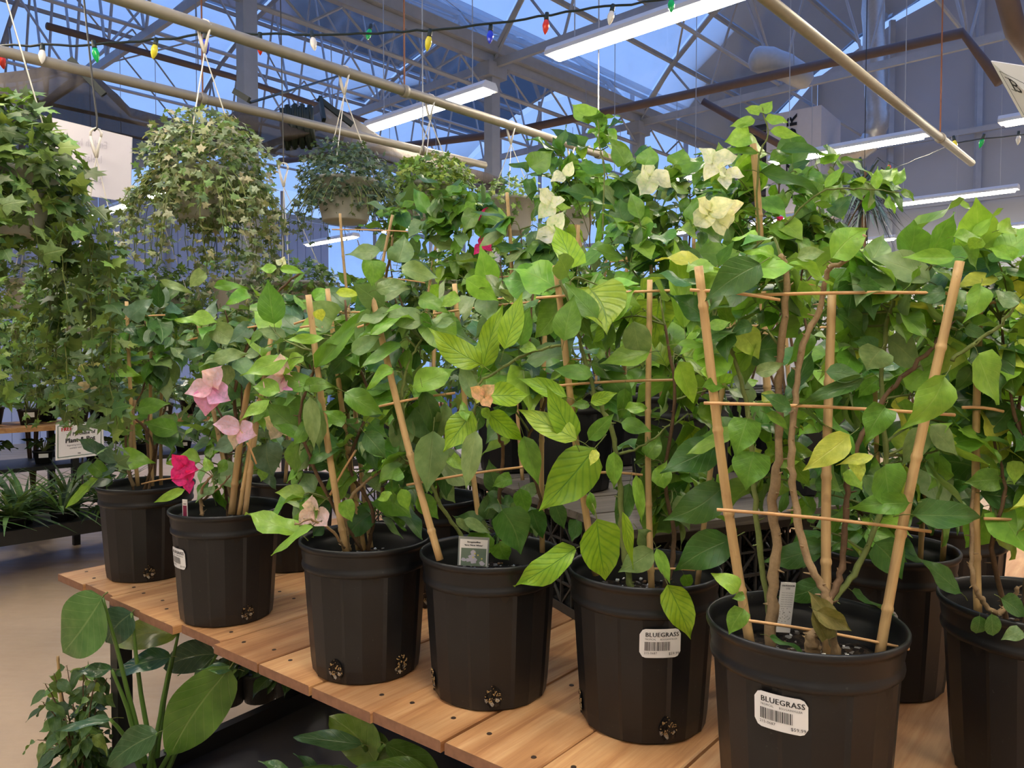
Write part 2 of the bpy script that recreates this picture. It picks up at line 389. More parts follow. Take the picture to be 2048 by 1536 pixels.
# end wall (across, at s = 13)
wf = bpy.data.objects.new('wall_far', None); link(wf); wf['kind'] = 'structure'
def arch_z(q0, q):
    x = q-q0
    for (a, za), (b, zb) in zip(ARCH, ARCH[1:]):
        if a <= x <= b+1e-6: return GZ+za+(zb-za)*(x-a)/(b-a)
    return GZ
for bi, q0 in enumerate((-14.7, -6.3, 2.1)):
    q = q0
    while q < q0+8.39:
        q1 = min(q+1.2, q0+8.4)
        z0, z1 = arch_z(q0, q+.02), arch_z(q0, q1-.02)
        mat_hi = 'wallpanel' if bi > 0 else 'glazing'
        for (lo, h0, h1, mt) in ((FLOOR, 1.2, 1.2, 'polypanel' if bi > 0 else 'glazing'), (1.22, 2.3, 2.3, mat_hi), (2.32, z0, z1, mat_hi)):
            m = MB(); o = 13.05+(.0 if h0 < 2 else .015)
            P = [W(q+.02, o, lo), W(q1-.02, o, lo), W(q1-.02, o, h1), W(q+.02, o, h0)]
            if mt == 'glazing': m.add(P, [(0, 1, 2, 3)])
            elif h0 < 1.3:      # ribbed sheet
                n = 15
                for i in range(n):
                    a = q+.02+(q1-q-.04)*i/n; b = a+(q1-q-.04)/n; c = (a+b)/2
                    m.add([W(a, o, lo), W(c, o-.012, lo), W(c, o-.012, h0), W(a, o, h0)], [(0, 1, 2, 3)]); m.add([W(c, o-.012, lo), W(b, o, lo), W(b, o, h0), W(c, o-.012, h0)], [(0, 1, 2, 3)])
            else: m.add(P+[p+AX*.03 for p in P], [(0, 1, 2, 3), (7, 6, 5, 4), (0, 4, 5, 1), (1, 5, 6, 2), (2, 6, 7, 3), (3, 7, 4, 0)])
            m.obj('wall_panel', M[mt], wf)
        m = MB().bar(W(q, 12.97, FLOOR), W(q, 12.97, arch_z(q0, q)), .08, .06); m.obj('wall_post', M['galv'] if q != q0 else M['white'], wf)
        q += 1.2
    for z in (.2, 1.21, 2.31, 3.3): MB().bar(W(q0, 12.9, z), W(q0+8.4, 12.9, z), .05, .08).obj('girt', M['galv'], wf)
wl = bpy.data.objects.new('wall_left', None); link(wl); wl['kind'] = 'structure'
for i in range(18):
    s0 = -8+i*1.2; gl = s0 > 9.4
    for (lo, hi) in ((FLOOR, .9), (.92, 2.95)):
        m = MB(); n = 6 if not gl else 1
        for k in range(n):
            a, b = s0+.01+1.18*k/n, s0+.01+1.18*(k+1)/n-(0 if gl else .012)
            o = -14.75
            m.box(W(o, (a+b)/2, (lo+hi)/2), (.02, b-a, hi-lo), (EX, AX, V((0, 0, 1))))
        if not gl: m.box(W(-14.765, s0+.6, (lo+hi)/2), (.01, 1.19, hi-lo), (EX, AX, V((0, 0, 1))))
        m.obj('wall_panel', M['glazing' if gl else 'leftpanel'], wl)
    if i % 2 == 0: MB().bar(W(-14.66, s0, FLOOR), W(-14.66, s0, GZ), .07, .07).obj('wall_post', M['galv'], wl)
MB().bar(W(-14.70, -8, .91), W(-14.70, 13, .91), .03, .05).obj('girt', M['galv'], wl)
MB().bar(W(-14.70, -8, 3.0), W(-14.70, 13, 3.0), .05, .10).obj('girt', M['galv'], wl)
M['nearpanel'] = sheet_mat('cream_wall_panel', (.42, .38, .33), (.52, .47, .41), .5, 1, 2)
wr = bpy.data.objects.new('wall_right_added', None); link(wr); wr['kind'] = 'structure'  # out-of-view wall, added to block blue sky light and bounce warm light
for i in range(16): MB().box(W(2.35, -5.9+1.2*i+.6, (FLOOR+GZ)/2), (.04, 1.19, GZ-FLOOR), (EX, AX, V((0, 0, 1)))).obj('wall_panel', M['nearpanel'], wr)
wb = bpy.data.objects.new('wall_near_added', None); link(wb); wb['kind'] = 'structure'  # unseen wall behind the camera, added to stop blue sky fill from there
for i in range(14):
    q = -14.7+1.2*i; MB().box(W(q+.6, -6.0, (FLOOR+GZ+2)/2), (1.19, .04, GZ+2-FLOOR), (EX, AX, V((0, 0, 1)))).obj('wall_panel', M['nearpanel'], wb)
# roof
cl = bpy.data.objects.new('ceiling', None); link(cl); cl['kind'] = 'structure'
for q0 in QG[:2]:
    for (a, za), (b, zb) in zip(ARCH, ARCH[1:]):
        for s0, s1 in zip(SCOL, SCOL[1:]):
            MB().add([W(q0+a, s0+.02, GZ+za+.05), W(q0+b, s0+.02, GZ+zb+.05), W(q0+b, s1-.02, GZ+zb+.05), W(q0+a, s1-.02, GZ+za+.05)], [(0, 1, 2, 3)]).obj('roof_pane', M['glazing'], cl)
    for (a, za) in ARCH[1:-1]:
        MB().bar(W(q0+a, -5.7, GZ+za), W(q0+a, 13, GZ+za), .045, .05).obj('purlin', M['galv'], cl)
    for (qq, zz) in ((2.1, .02), (4.2, .02), (6.3, .02)):
        MB().tube([W(q0+qq, -5.7, GZ+zz-.08), W(q0+qq, 13, GZ+zz-.08)], .022, 6).obj('tie_pipe', M['galv'], cl)
for i, s in enumerate(SCOL[:-1]):
    for q0 in QG[:2]:
        tr = MB(); r1 = [W(q0+a, s, GZ+za-.03) for a, za in ARCH]
        tr.tube(r1, .035, 6); tr.bar(W(q0, s, GZ-.12), W(q0+8.4, s, GZ-.12), .05, .09)
        bot = [W(q0+8.4*k/8, s, GZ-.12) for k in range(9)]; up = [W(q0+8.4*(k+.5)/8, s, arch_z(q0, q0+8.4*(k+.5)/8)-.05) for k in range(8)]
        for k in range(8): tr.tube([bot[k], up[k]], .017, 5); tr.tube([up[k], bot[k+1]], .017, 5)
        tr.obj('roof_truss', M['galv'], cl)
    # bracing between trusses
    if i < len(SCOL)-2:
        s2 = SCOL[i+1]
        for q0 in QG[:2]:
            br = MB()
            for (qa, qb) in ((.6, 3.0), (3.0, .6), (5.4, 7.8), (7.8, 5.4)):
                br.tube([W(q0+qa, s, arch_z(q0, q0+qa)-.08), W(q0+qb, s2, arch_z(q0, q0+qb)-.08)], .014, 5)
            br.tube([W(q0+4.2, s, GZ-.1), W(q0+4.2, (s+s2)/2, GZ+2.05)], .016, 5); br.tube([W(q0+4.2, (s+s2)/2, GZ+2.05), W(q0+4.2, s2, GZ-.1)], .016, 5)
            br.tube([W(q0+2.1, s, GZ-.1), W(q0+2.1, (s+s2)/2, GZ+1.6)], .014, 5); br.tube([W(q0+2.1, (s+s2)/2, GZ+1.6), W(q0+2.1, s2, GZ-.1)], .014, 5)
            br.tube([W(q0+6.3, s, GZ-.1), W(q0+6.3, (s+s2)/2, GZ+1.6)], .014, 5); br.tube([W(q0+6.3, (s+s2)/2, GZ+1.6), W(q0+6.3, s2, GZ-.1)], .014, 5)
            br.obj('roof_bracing', M['galv'], cl)
for q in QG[1:]:
    g = MB(); g.box(W(q, 3.6, GZ+.0), (.20, 18.8, .03), (EX, AX, V((0, 0, 1))))
    for k in (-1, 1): g.box(W(q+k*.10, 3.6, GZ+.05), (.02, 18.8, .12), (EX, AX, V((0, 0, 1))))
    g.bar(W(q, -5.7, GZ-.08), W(q, 13, GZ-.06), .08, .10)
    for k in range(24):
        s0 = -5.7+k*.78
        g.tube([W(q, s0, GZ-.14), W(q, s0+.39, GZ-.42)], .014, 5); g.tube([W(q, s0+.39, GZ-.42), W(q, s0+.78, GZ-.14)], .014, 5)
    g.tube([W(q, -5.7, GZ-.42), W(q, 13, GZ-.42)], .025, 6)
    g.obj('gutter_beam', M['galv'], cl)
for k, (q, s) in enumerate([(QG[1], s) for s in SCOL[:-1]]+[(QG[2], s) for s in SCOL[4:-1]]):
    c = MB().bar(W(q, s, FLOOR), W(q, s, GZ-.1), .13, .13, up=AX)
    c.box(W(q, s, FLOOR+.01), (.25, .25, .02), (EX, AX, V((0, 0, 1)))); c.box(W(q, s, GZ-.2), (.2, .3, .16), (EX, AX, V((0, 0, 1))))
    struct('column', c, M['galv'])
# brown heating pipes that cross the house on hangers
def big_pipe(pts, r, mat, label, name='heating_pipe'):
    t = thing(name, label, 'pipe', pts[0])
    MB().tube(pts, r, 10).obj('pipe_run', mat, t, True)
    for a, b in zip(pts, pts[1:]):
        L = (b-a).length
        for k in range(1, int(L/1.6)+1):
            p = a+(b-a)*(k*1.6/L-.3/L)
            h = MB().tube([p+(b-a).normalized()*.02, p+V((0, 0, .02))+(b-a).normalized()*.02, V((p.x, p.y, GZ-.1))], .006, 5); h.lathe([(r+.006, -.0), (r+.006, .0)], 8, p)
            h.obj('hanger_rod', M['galv'], t)
    return t
y7 = 10.3
big_pipe([PX(560, 322, 12.4), PX(1000, 268, 10.4), PX(1348, 195, 9.0), PX(1925, 66, 7.6), PX(2000, 165, 7.3)], .05, M['darkpipe'], 'long brown heating pipe with an elbow, crossing before the grey end wall')
big_pipe([PX(1405, 202, 9.5), PX(1560, 290, 9.3)], .04, M['darkpipe'], 'short open-ended brown pipe stub above the white heater')
big_pipe([PX(2010, -20, 4.6), PX(2030, 60, 4.8), PX(2070, 120, 5.0)], .06, M['darkpipe'], 'thick brown pipe bend in the upper right corner', 'pipe_bend')
big_pipe([PX(94, 52, 6.0), PX(460, 152, 7.4), PX(740, 245, 9)], .028, M['darkpipe'], 'thin dark conduit beneath the trusses, over the hanging ivy')
# galvanised basket rails
def rail(pts, label, r=.021):
    t = thing('basket_rail', label, 'pipe', pts[0])
    MB().tube(pts, r, 12).obj('pipe_run', M['pipe'], t, True)
    for k in range(len(pts)-1):
        p = pts[k]*.5+pts[k+1]*.5
        MB().tube([p+V((0, 0, r)), p+V((0, 0, .9)), V((p.x, p.y, GZ-.14))], .004, 5).obj('hanger_rod', M['halo'] if k == 1 else M['galv'], t)
        c = MB().lathe([(r+.001, -.012), (r+.006, -.012), (r+.006, .012), (r+.001, .012)], 12)
        m = Matrix.Translation(p) @ (AX.to_track_quat('Z', 'Y').to_matrix().to_4x4())
        put('clamp', c.mesh('clamp', M['pipe'], True), t, m)
    return t
def line_px(a, b, c=None): return [PX(*a), PX(*b)] + ([PX(*c)] if c else [])
P1a, P1b = PX(246, 0, 2.506), PX(1141, 290, 4.217)
d1 = (P1b-P1a)
rail([P1a-d1*.7, P1a, P1b, P1b+d1*.22], 'grey steel rail carrying the ivy baskets, over the table middle')
P2a, P2b = PX(0, 102, 2.92), PX(700, 267, 4.0); d2 = P2b-P2a
rail([P2a-d2*.8, P2a, P2b, P2b+d2*.62], 'grey steel rail in front of the gathered shade cloth')
P3a, P3b = PX(1530, -5, 2.506), PX(1943, 326, 4.63)
rail([P3a-(P3b-P3a)*.6, P3a*.5+P3b*.5, P3b], 'grey steel rail ending in mid air at upper right')

# ================= LED FIXTURES =================
fx_body = MB(); fx_body.add([V(p) for p in ((-.61, -.065, 0), (.61, -.065, 0), (.61, .065, 0), (-.61, .065, 0), (-.61, -.045, .05), (.61, -.045, .05), (.61, .045, .05), (-.61, .045, .05), (-.61, -.065, .022), (.61, -.065, .022), (.61, .065, .022), (-.61, .065, .022))],
    [(3, 2, 1, 0), (4, 5, 6, 7), (0, 1, 9, 8), (8, 9, 5, 4), (2, 3, 11, 10), (10, 11, 7, 6), (0, 8, 11, 3), (8, 4, 7, 11), (1, 2, 10, 9), (9, 10, 6, 5)])
fx_me = fx_body.mesh('fixture_body', M['fixture'])
m = MB(); prof = [(-.046, -.001), (-.040, -.014), (-.02, -.022), (.02, -.022), (.04, -.014), (.046, -.001)]
vs = [(x, y, z) for x in (-.575, .575) for (y, z) in prof]
m.add(vs, [(i, i+1, i+7, i+6) for i in range(5)]+[(0, 5, 11, 6), (5, 4, 3, 2, 1, 0), (6, 7, 8, 9, 10, 11)])
df_me = m.mesh('diffuser', M['lamp'])
fx_chain = MB()
LZ = 1.66
def fixture(q, s, label, z=LZ, group=None):
    p = W(q, s, z); t = thing('led_light_fixture', label, 'light', p, group)
    rot = Matrix.Rotation(math.atan2(EX.y, EX.x), 4, 'Z')
    put('fixture_body', fx_me, t, Matrix.Translation(p) @ rot); put('diffuser', df_me, t, Matrix.Translation(p) @ rot)
    for k in (-.45, .45):
        a = p+EX*k+V((0, 0, .05)); MB().tube([a, a+V((0, 0, GZ-.15-z))], .0035, 4).obj('hanging_chain', M['galv'], t)
    return t
seen = {(-2.17, 3.35): 'near bright LED strip light above the tall white-flowered plants',
        (-3.99, 3.48): 'LED strip light behind the basket rail, over the third hanging basket',
        (-2.27, 6.39): 'LED strip light in front of the white heater',
        (-2.13, 9.04): 'LED strip light nearer the ribbed end wall, beyond the spiky plant',
        (-.60, 6.45): 'LED strip light cut by the frame edge beneath the bordered sign'}
for (q, s), lb in seen.items(): fixture(q, s, lb)
FARL = ['LED strip light glimpsed through leaves beneath the white flowers', 'tiny LED strip light deep behind the raised shelf plants', 'LED strip light showing between the white sign and the variegated ivy', 'LED strip light glimpsed through the left edge ivy', 'LED strip light low over the lavender wall, nearest the variegated ivy', 'LED strip light behind the trailing left ivy', 'LED strip light against the blue window behind the sparse trellis', 'small LED strip light beyond the lavender wall end', 'far LED strip light close to the ribbed end wall', 'LED strip light in the last row at right', 'last-row LED strip light behind the heater', 'LED strip light in the second last row at right']
for (q, s) in ((-4.05, 6.4), (-4.05, 9.1), (-7.6, 3.4), (-9.4, 3.4), (-7.6, 6.4), (-9.4, 6.4), (-5.85, 9.1), (-7.6, 9.1), (-2.2, 11.6), (-.5, 11.6), (-4.0, 11.6), (-.5, 9.1)):
    fixture(q, s, FARL.pop(0), group='far LED strip lights')
for (q, s) in ((-4.05, .5), (-2.2, .5), (-.4, .5), (-.4, 3.3), (1.3, .5), (1.3, 3.3), (1.3, -2.3), (-2.2, -2.3), (-.4, -2.3), (-5.85, .5), (-4.05, -2.3), (3.4, .5), (3.4, 3.3), (-7.6, .5)):
    fixture(q, s, 'LED strip light of the rows above the table and aisle', group='overhead LED strip lights')

# ================= STRING LIGHTS =================
bulb_mats = {c: simple('bulb_'+c, v, .15, var=.05, bump=0) for c, v in dict(red=(.65, .04, .02), white=(.75, .72, .66), green=(.01, .42, .10), yellow=(.72, .62, .04), blue=(.02, .04, .60)).items()}
mbb = MB().lathe([(.0008, 0), (.009, -.006), (.0125, -.018), (.0135, -.026), (.011, -.040), (.006, -.052), (.0008, -.060)], 10)
bulb_me = {c: mbb.mesh('bulb', mt, True) for c, mt in bulb_mats.items()}
sock_me = MB().lathe([(.0005, .024), (.008, .024), (.0095, 0), (.0095, -.004), (.0005, -.004)], 8).mesh('socket', M['cable'], True)
def string(pts, bulbs, label, rad=.0045):
    P = [PX(*p) for p in pts]; t = thing('string_light_cable', label, 'string lights', P[0])
    fine = []
    for a, b in zip(P, P[1:]):
        for k in range(5): fine.append(a+(b-a)*(k/5)+V((rnd.uniform(-1, 1)*.003, 0, rnd.uniform(-1, 1)*.004)))
    fine.append(P[-1]); MB().tube(fine, rad, 6).obj('cable', M['cable'], t)
    for (x, y, d, c) in bulbs:
        p = PX(x, y-16, d); ry = Matrix.Rotation(rnd.uniform(-.3, .3), 4, 'X') @ Matrix.Rotation(rnd.uniform(-.2, .2), 4, 'Y')
        s_ = put('bulb_socket', sock_me, t, Matrix.Translation(p) @ ry); put('bulb', bulb_me[c], s_, Matrix.Translation(p) @ ry)
    return t
string([(-120, 100, 2.9), (0, 91, 3), (147, 90, 3), (239, 86, 3), (342, 77, 3), (424, 63, 3), (513, 68, 3), (700, 68, 3), (770, 66, 3), (851, 61, 3), (1022, 43, 3), (1158, 20, 3), (1290, 5, 3), (1420, -12, 3), (1800, -60, 3)],
       [(2, 124, 3, 'red'), (85, 115, 3, 'white'), (189, 110, 3, 'green'), (311, 104, 3, 'yellow'), (411, 92, 3, 'blue'), (520, 94, 3, 'red'), (625, 90, 3, 'white'), (740, 74, 3.6, 'green'), (859, 87, 3, 'yellow'), (981, 77, 3, 'blue'), (1093, 54, 3, 'red'), (1224, 37, 3, 'white'), (1342, 14, 3, 'green')],
       'green cable of coloured bulbs strung across the top, in front of the trusses')
string([(1905, 288, 4.45), (1965, 278, 4.6), (2060, 268, 4.8)], [(1966, 292, 4.6, 'green'), (2037, 286, 4.8, 'white')], 'short stretch of coloured bulbs right of the rail end')
string([(1905, 290, 4.45), (1850, 312, 5.4), (1775, 342, 6.4), (1700, 372, 7), (1610, 378, 7.4)], [(1908, 296, 4.4, 'yellow'), (1778, 345, 6.4, 'red'), (1667, 383, 7, 'green'), (1615, 392, 7.4, 'yellow')], 'sagging stretch of coloured bulbs in front of the spiky plant', .003)

# ================= SHADE CLOTH =================
ST = [(-260, 175, 285, 360), (-60, 152, 240, 352), (0, 146, 218, 348), (60, 139, 205, 346), (100, 130, 190, 345), (140, 121, 176, 342), (175, 135, 182, 340), (210, 166, 200, 337), (260, 215, 240, 334), (330, 234, 268, 332), (400, 246, 278, 318), (450, 238, 272, 306), (480, 212, 252, 298), (520, 214, 262, 302), (560, 224, 272, 312), (600, 230, 268, 316), (640, 206, 264, 322), (700, 230, 298, 332), (780, 286, 322, 342), (880, 318, 346, 360), (1010, 358, 374, 384)]
base0 = V((P2a.x, P2a.y)) + V((-EX.x, -EX.y))*.45
rows = []
def on_line(x, off):
    k = (x-1024)/FPX/(math.cos(PITCH)); b = base0+V((-EX.x, -EX.y))*off
    t = (k*b.y-b.x)/(AX.x-k*AX.y); return b.y+AX.y*t
fine = []
for a, b in zip(ST, ST[1:]):
    for k in range(4): fine.append([a[i]+(b[i]-a[i])*k/4 for i in range(4)])
fine.append(ST[-1])
vs = []; uv = []; NR = 9
for i, (x, yt, yf, yb) in enumerate(fine):
    dr, df, db = on_line(x, .25), on_line(x, .0), on_line(x, 1.9)
    back = PX(x, yt+2, on_line(x, .75)); back.z -= .05
    ridge = PX(x, yt, dr); fold = PX(x, yf, df); bk = PX(x, yb, db)
    w = .015*math.sin(i*1.7)+.01*math.sin(i*.9)
    chain = [back, ridge, (ridge*.5+fold*.5)+V((0, 0, .02+w)), fold, fold-V((0, 0, .012))+(bk-fold)*.02]
    for k in range(1, 6):
        f = k/5; p = fold+(bk-fold)*f; p.z += .05*math.sin(f*PI*4+i*.15)*(1-f)-.03*math.sin(f*PI)+w; chain.append(p)
    for k, p in enumerate(chain): vs.append(p); uv.append((i/10, k/6))
nc = len(vs)//len(fine)
m = MB(); m.add(vs, [(i*nc+k, (i+1)*nc+k, (i+1)*nc+k+1, i*nc+k+1) for i in range(len(fine)-1) for k in range(nc-1)]); m.uv = uv
sc_t = thing('shade_cloth', 'dark woven shade cloth gathered beneath the trusses above the ivy baskets', 'shade cloth', PX(300, 250, 4.2))
m.obj('cloth', M['cloth'], sc_t, True)
h = MB()
for i in range(26):                      # bunched folds by the tie
    p = PX(563+i*2.4, 212+6*math.sin(i)+abs(i-13)*.3, on_line(590, .05)); h.tube([p, p+V((.01*math.sin(i*3), .02, -.10-.03*math.sin(i*2.1))), p+V((0, .08, -.2))], [.011, .016, .010], 5)
h.obj('bunched_folds', M['cable'], sc_t, True)
for a, b in (((468, 182), (498, 200)), ((640, 195), (648, 240)), ((636, 196), (705, 250)), ((140, 118), (208, 190))):
    MB().bar(PX(a[0], a[1], on_line(a[0], .1)), PX(b[0], b[1], on_line(b[0], .02)), .02, .03).obj('edge_batten', M['cable'], sc_t)
MB().tube([PX(500, 205, on_line(500, .1)), PX(700, 145, 6.3)], .008, 5).obj('guy_cord', M['cable'], sc_t)

# ================= DISPLAY TABLE =================
BD = V((math.cos(R(51)), math.sin(R(51)), 0)); BE = V((math.sin(R(51)), -math.cos(R(51)), 0))  # along boards / along front edge
C0 = PX(115, 1150, 2.445); C0.z = TABLE
tb = thing('display_table', 'long slatted wooden display table with dark steel legs under the potted bougainvilleas', 'table', V((C0.x, C0.y, FLOOR)))
BW, BT, BL = .184, .022, 2.45
eps = 0
for i in range(20):
    off = i*(BW+.0065)+(.0); fwd = rnd.uniform(-.012, .012)
    if i < 1: fwd = 0
    o = C0+BE*(off+BW/2)+BD*(BL/2-fwd*1)+V((0, 0, -BT/2))
    m = MB(); ch = .0025
    x, y, z = BW/2, BL/2, BT/2
    ring = [(-x+ch, z), (x-ch, z), (x, z-ch), (x, -z), (-x, -z), (-x, z-ch)]
    vv = [(a, yy, b) for yy in (-y, y) for a, b in ring]
    m.add([], [])
    m.add(vv, [(0, 1, 2, 3, 4, 5), (11, 10, 9, 8, 7, 6)]+[(j, j+6, (j+1) % 6+6, (j+1) % 6) for j in range(6)])
    m.m[0] = m.m[1] = 1
    rot = Matrix.Identity(4)
    for r_ in range(3): rot[r_][0] = BE[r_]; rot[r_][1] = BD[r_]
    tilt = Matrix.Rotation(R(rnd.uniform(-.25, .25)), 4, 'Z')
    b = put('board', m.mesh('board', [M['board'], M['board_end']]), tb, Matrix.Translation(o) @ rot @ tilt)
    nl = MB()
    for yy in (-y+.07, -y+.33, -y+1.1, y-.4):
        for xx in (-x+.035, x-.035): 
            nl.lathe([(.0001, z+.0012), (.0048, z+.001), (.0056, z-.0005)], 8, (xx+rnd.uniform(-.01, .01), yy+rnd.uniform(-.02, .02), 0))
    nlo = bpy.data.objects.new('nail_heads', nl.mesh('nail_heads', M['nail'])); link(nlo, b)
def at_t(a, b, z): p = C0+BE*a+BD*b; p.z = z; return p
for (a, b) in ((.28, .07), (.28, 1.2), (.28, 2.3), (2.0, .12), (2.0, 2.3), (3.6, .12), (3.6, 2.3)):
    MB().bar(at_t(a, b, FLOOR), at_t(a, b, TABLE-BT-.002), .045, .045, up=BE).obj('leg', M['blackmetal'], tb)
for b in (.12, 1.2, 2.3): MB().bar(at_t(.05, b, TABLE-BT-.03), at_t(3.72, b, TABLE-BT-.03), .04, .05).obj('cross_rail', M['blackmetal'], tb)
# low black bench below
lb_ = thing('low_bench', 'low black metal bench on the floor beneath the wooden table', 'bench', at_t(.6, .2, FLOOR))
LBZ = -1.17
def lowp(x, y): 
    p = PX(x, y, 2.0); k = LBZ/p.z; return p*k
r0 = lowp(376, 1503); r1 = lowp(547, 1424); rd = (r1-r0).normalized(); re = V((rd.y, -rd.x, 0))
m = MB(); cen = r0+rd*.55+re*.75; m.box(cen+V((0, 0, -.03)), (1.5, 1.9, .015), (re, rd, V((0, 0, 1)))); m.obj('bench_top', simple('dark_grey_tray', (.035, .035, .036), .45, scale=14), lb_)
for (a, b) in ((r0-rd*.4, r0+rd*1.5), (r0+rd*1.5, r0+rd*1.5+re*1.5), (r0-rd*.4+re*1.5, r0+rd*1.5+re*1.5)):
    MB().bar(a, b, .035, .06).obj('edge_rail', M['blackmetal'], lb_)
for a in (-.35, 1.45):
    for b in (.03, 1.47):
        p = r0+rd*a+re*b; MB().bar(V((p.x, p.y, FLOOR)), V((p.x, p.y, LBZ-.03)), .04, .04, up=BE).obj('leg', M['blackmetal'], lb_)
for a in (.52, .56): pass
MB().bar(r0+rd*.5+re*.06+V((0, 0, .025)), r0+rd*.62+re*1.4+V((0, 0, .025)), .03, .05).obj('divider_rail', M['blackmetal'], lb_)

# ================= CRATES AND WEATHERED SHELF =================
K = V((.27, 1.78, TABLE)); U_ = V((-.435, .9, 0)).normalized(); V_ = V((.9, .435, 0)).normalized()
def KP(p, q, z): r = K+U_*p+V_*q; r.z = z; return r
def crate_mesh(sx, sy, h):
    m = MB()
    for z in (.012, h-.012):
        for a, b in (((-sx, -sy), (sx, -sy)), ((sx, -sy), (sx, sy)), ((sx, sy), (-sx, sy)), ((-sx, sy), (-sx, -sy))):
            m.bar((a[0], a[1], z), (b[0], b[1], z), .012, .024)
    for a in ((-sx, -sy), (sx, -sy), (sx, sy), (-sx, sy)): m.bar((a[0], a[1], 0), (a[0], a[1], h), .022, .022, up=V((1, 0, 0)))
    rim = m; sides = []
    for (a, b) in (((-sx, -sy), (sx, -sy)), ((sx, -sy), (sx, sy)), ((sx, sy), (-sx, sy)), ((-sx, sy), (-sx, -sy))):
        s = MB(); a = V((a[0], a[1], 0)); b = V((b[0], b[1], 0)); L = (b-a).length; n = max(2, round(L/.11)); nz = 2
        inn = V((b-a).normalized().cross(V((0, 0, 1)))); nrm = inn
        for i in range(n):
            for j in range(nz):
                p = a+(b-a)*(i/n); q = a+(b-a)*((i+1)/n); z0 = .02+(h-.04)*j/nz; z1 = .02+(h-.04)*(j+1)/nz
                c = (p+q)/2+V((0, 0, (z0+z1)/2))
                for e in (p+V((0, 0, z0)), q+V((0, 0, z0)), p+V((0, 0, z1)), q+V((0, 0, z1)), (p+q)/2+V((0, 0, z0)), (p+q)/2+V((0, 0, z1)), p+V((0, 0, (z0+z1)/2)), q+V((0, 0, (z0+z1)/2))):
                    s.bar(c, e, .005, .006, up=nrm)
                s.bar(p+V((0, 0, z0)), p+V((0, 0, z1)), .006, .008, up=nrm); s.bar(p+V((0, 0, z0)), q+V((0, 0, z0)), .006, .008)
        sides.append(s)
    return rim, sides
def crate(p, ang, sx, sy, h, label):
    t = thing('lattice_crate', label, 'crate', p); rim, sides = crate_mesh(sx, sy, h)
    Mx = Matrix.Translation(p) @ Matrix.Rotation(ang, 4, 'Z')
    put('crate_frame', rim.mesh('crate_frame', M['blackplastic']), t, Mx)
    for s in sides: put('lattice_side', s.mesh('lattice_side', M['blackplastic']), t, Mx)
    MBx = MB().box((0, 0, .006), (sx*2, sy*2, .008)); put('crate_floor', MBx.mesh('crate_floor', M['blackplastic']), t, Mx)
CH = .275
angK = math.atan2(V_.y, V_.x)
for (p, q, lb) in ((.22, .28, 'black lattice crate on the table, front corner under the grey boards'), (.68, .28, 'black lattice crate under the grey boards, behind the front corner crate'), (.22, .84, 'black lattice crate under the grey boards, behind the largest pot'), (.68, .84, 'black lattice crate under the grey boards, rear inner one'),
                   (1.14, .28, 'black lattice crate under the grey boards, farthest from the pot with the picture tag'), (1.14, .84, 'black lattice crate under the grey boards, far rear corner')):
    crate(KP(p, q, TABLE+.001), angK, .27, .22, CH, lb)
gs = thing('raised_shelf', 'raised shelf of weathered grey boards laid over the black crates', 'shelf', KP(.65, .56, TABLE+CH+.001))
for i in range(7):
    c = KP(.065+i*.2, .56, TABLE+CH+.0125); m = MB().box((0, 0, 0), (1.16, .19, .02))
    m2 = MB(); m2.v = [(a[1], a[0], a[2]) for a in m.v]; m2.f = [tuple(reversed(f)) for f in m.f]; m2.m = m.m
    put('board', m2.mesh('board', M['weathered']), gs, Matrix.Translation(c) @ Matrix.Rotation(angK-PI/2+R(rnd.uniform(-.4, .4)), 4, 'Z'))
crate(V((-.42, 2.95, TABLE+.001)), R(12), .2, .2, .33, 'tall black lattice crate lifting the plant by the leftmost high trellis')
# ================= POTS =================
PH, PR = .29, .145
def pot_rf(a, z):
    g = a/(2*PI)*18+1e-6; f = g % 1.0; dx = (f-.5)*2*PI/18
    k = math.cos(PI/18)/math.cos(dx)
    return k*(1.016 if int(g) % 2 else .994)
prof_out = [(.0005, .002), (.104, .002), (.112, 0), (.1165, .004, 1), (.120, .03, 1), (.1235, .08, 1), (.1275, .14, 1), (.1312, .20, 1), (.1330, .229, 1), (.1352, .2315), (.1386, .2335), (.1394, .238), (.1388, .243), (.1372, .247), (.1374, .252), (.1392, .262), (.1396, .272), (.1402, .2765), (.1440, .2785), (.1456, .2825), (.1456, .288), (.1437, .291), (.1412, .290)]
prof_in = [(.1390, .284), (.1375, .270), (.1372, .262), (.1355, .260), (.1345, .250), (.1330, .247), (.1320, .232), (.1305, .229), (.1290, .21)]
pot_me = MB().lathe(prof_out+prof_in, 108, rf=pot_rf).mesh('pot', M['pot'], True)
for p_ in pot_me.polygons: p_.use_smooth = not (.0045 < p_.center.z < .230 and p_.index < 108*9)
def soil_mesh(seed):
    r = random.Random(seed); m = MB(); n = 28; rings = [0.001, .03, .06, .09, .115, .1295]; vs = []
    for rr in rings:
        for j in range(n):
            a = 2*PI*j/n; vs.append((rr*math.cos(a), rr*math.sin(a), .226+noise.noise(V((rr*math.cos(a)*30+seed, rr*math.sin(a)*30, 0)))*.012))
    m.add(vs, [(i*n+j, i*n+(j+1) % n, (i+1)*n+(j+1) % n, (i+1)*n+j) for i in range(len(rings)-1) for j in range(n)])
    for k in range(60):
        a = r.uniform(0, 6.28); q = r.uniform(0, .12); c = V((q*math.cos(a), q*math.sin(a), .236)); s = r.uniform(.002, .005)
        m.box(c, (s, s*1.6, s*.7), (V((math.cos(k), math.sin(k), .3)).normalized(), V((-math.sin(k), math.cos(k), 0)), V((0, 0, 1))), 1 if r.random() < .45 else 2)
    return m.mesh('soil', [M['soil'], M['paper'], M['bark']], True)
soil_me = [soil_mesh(i) for i in range(3)]
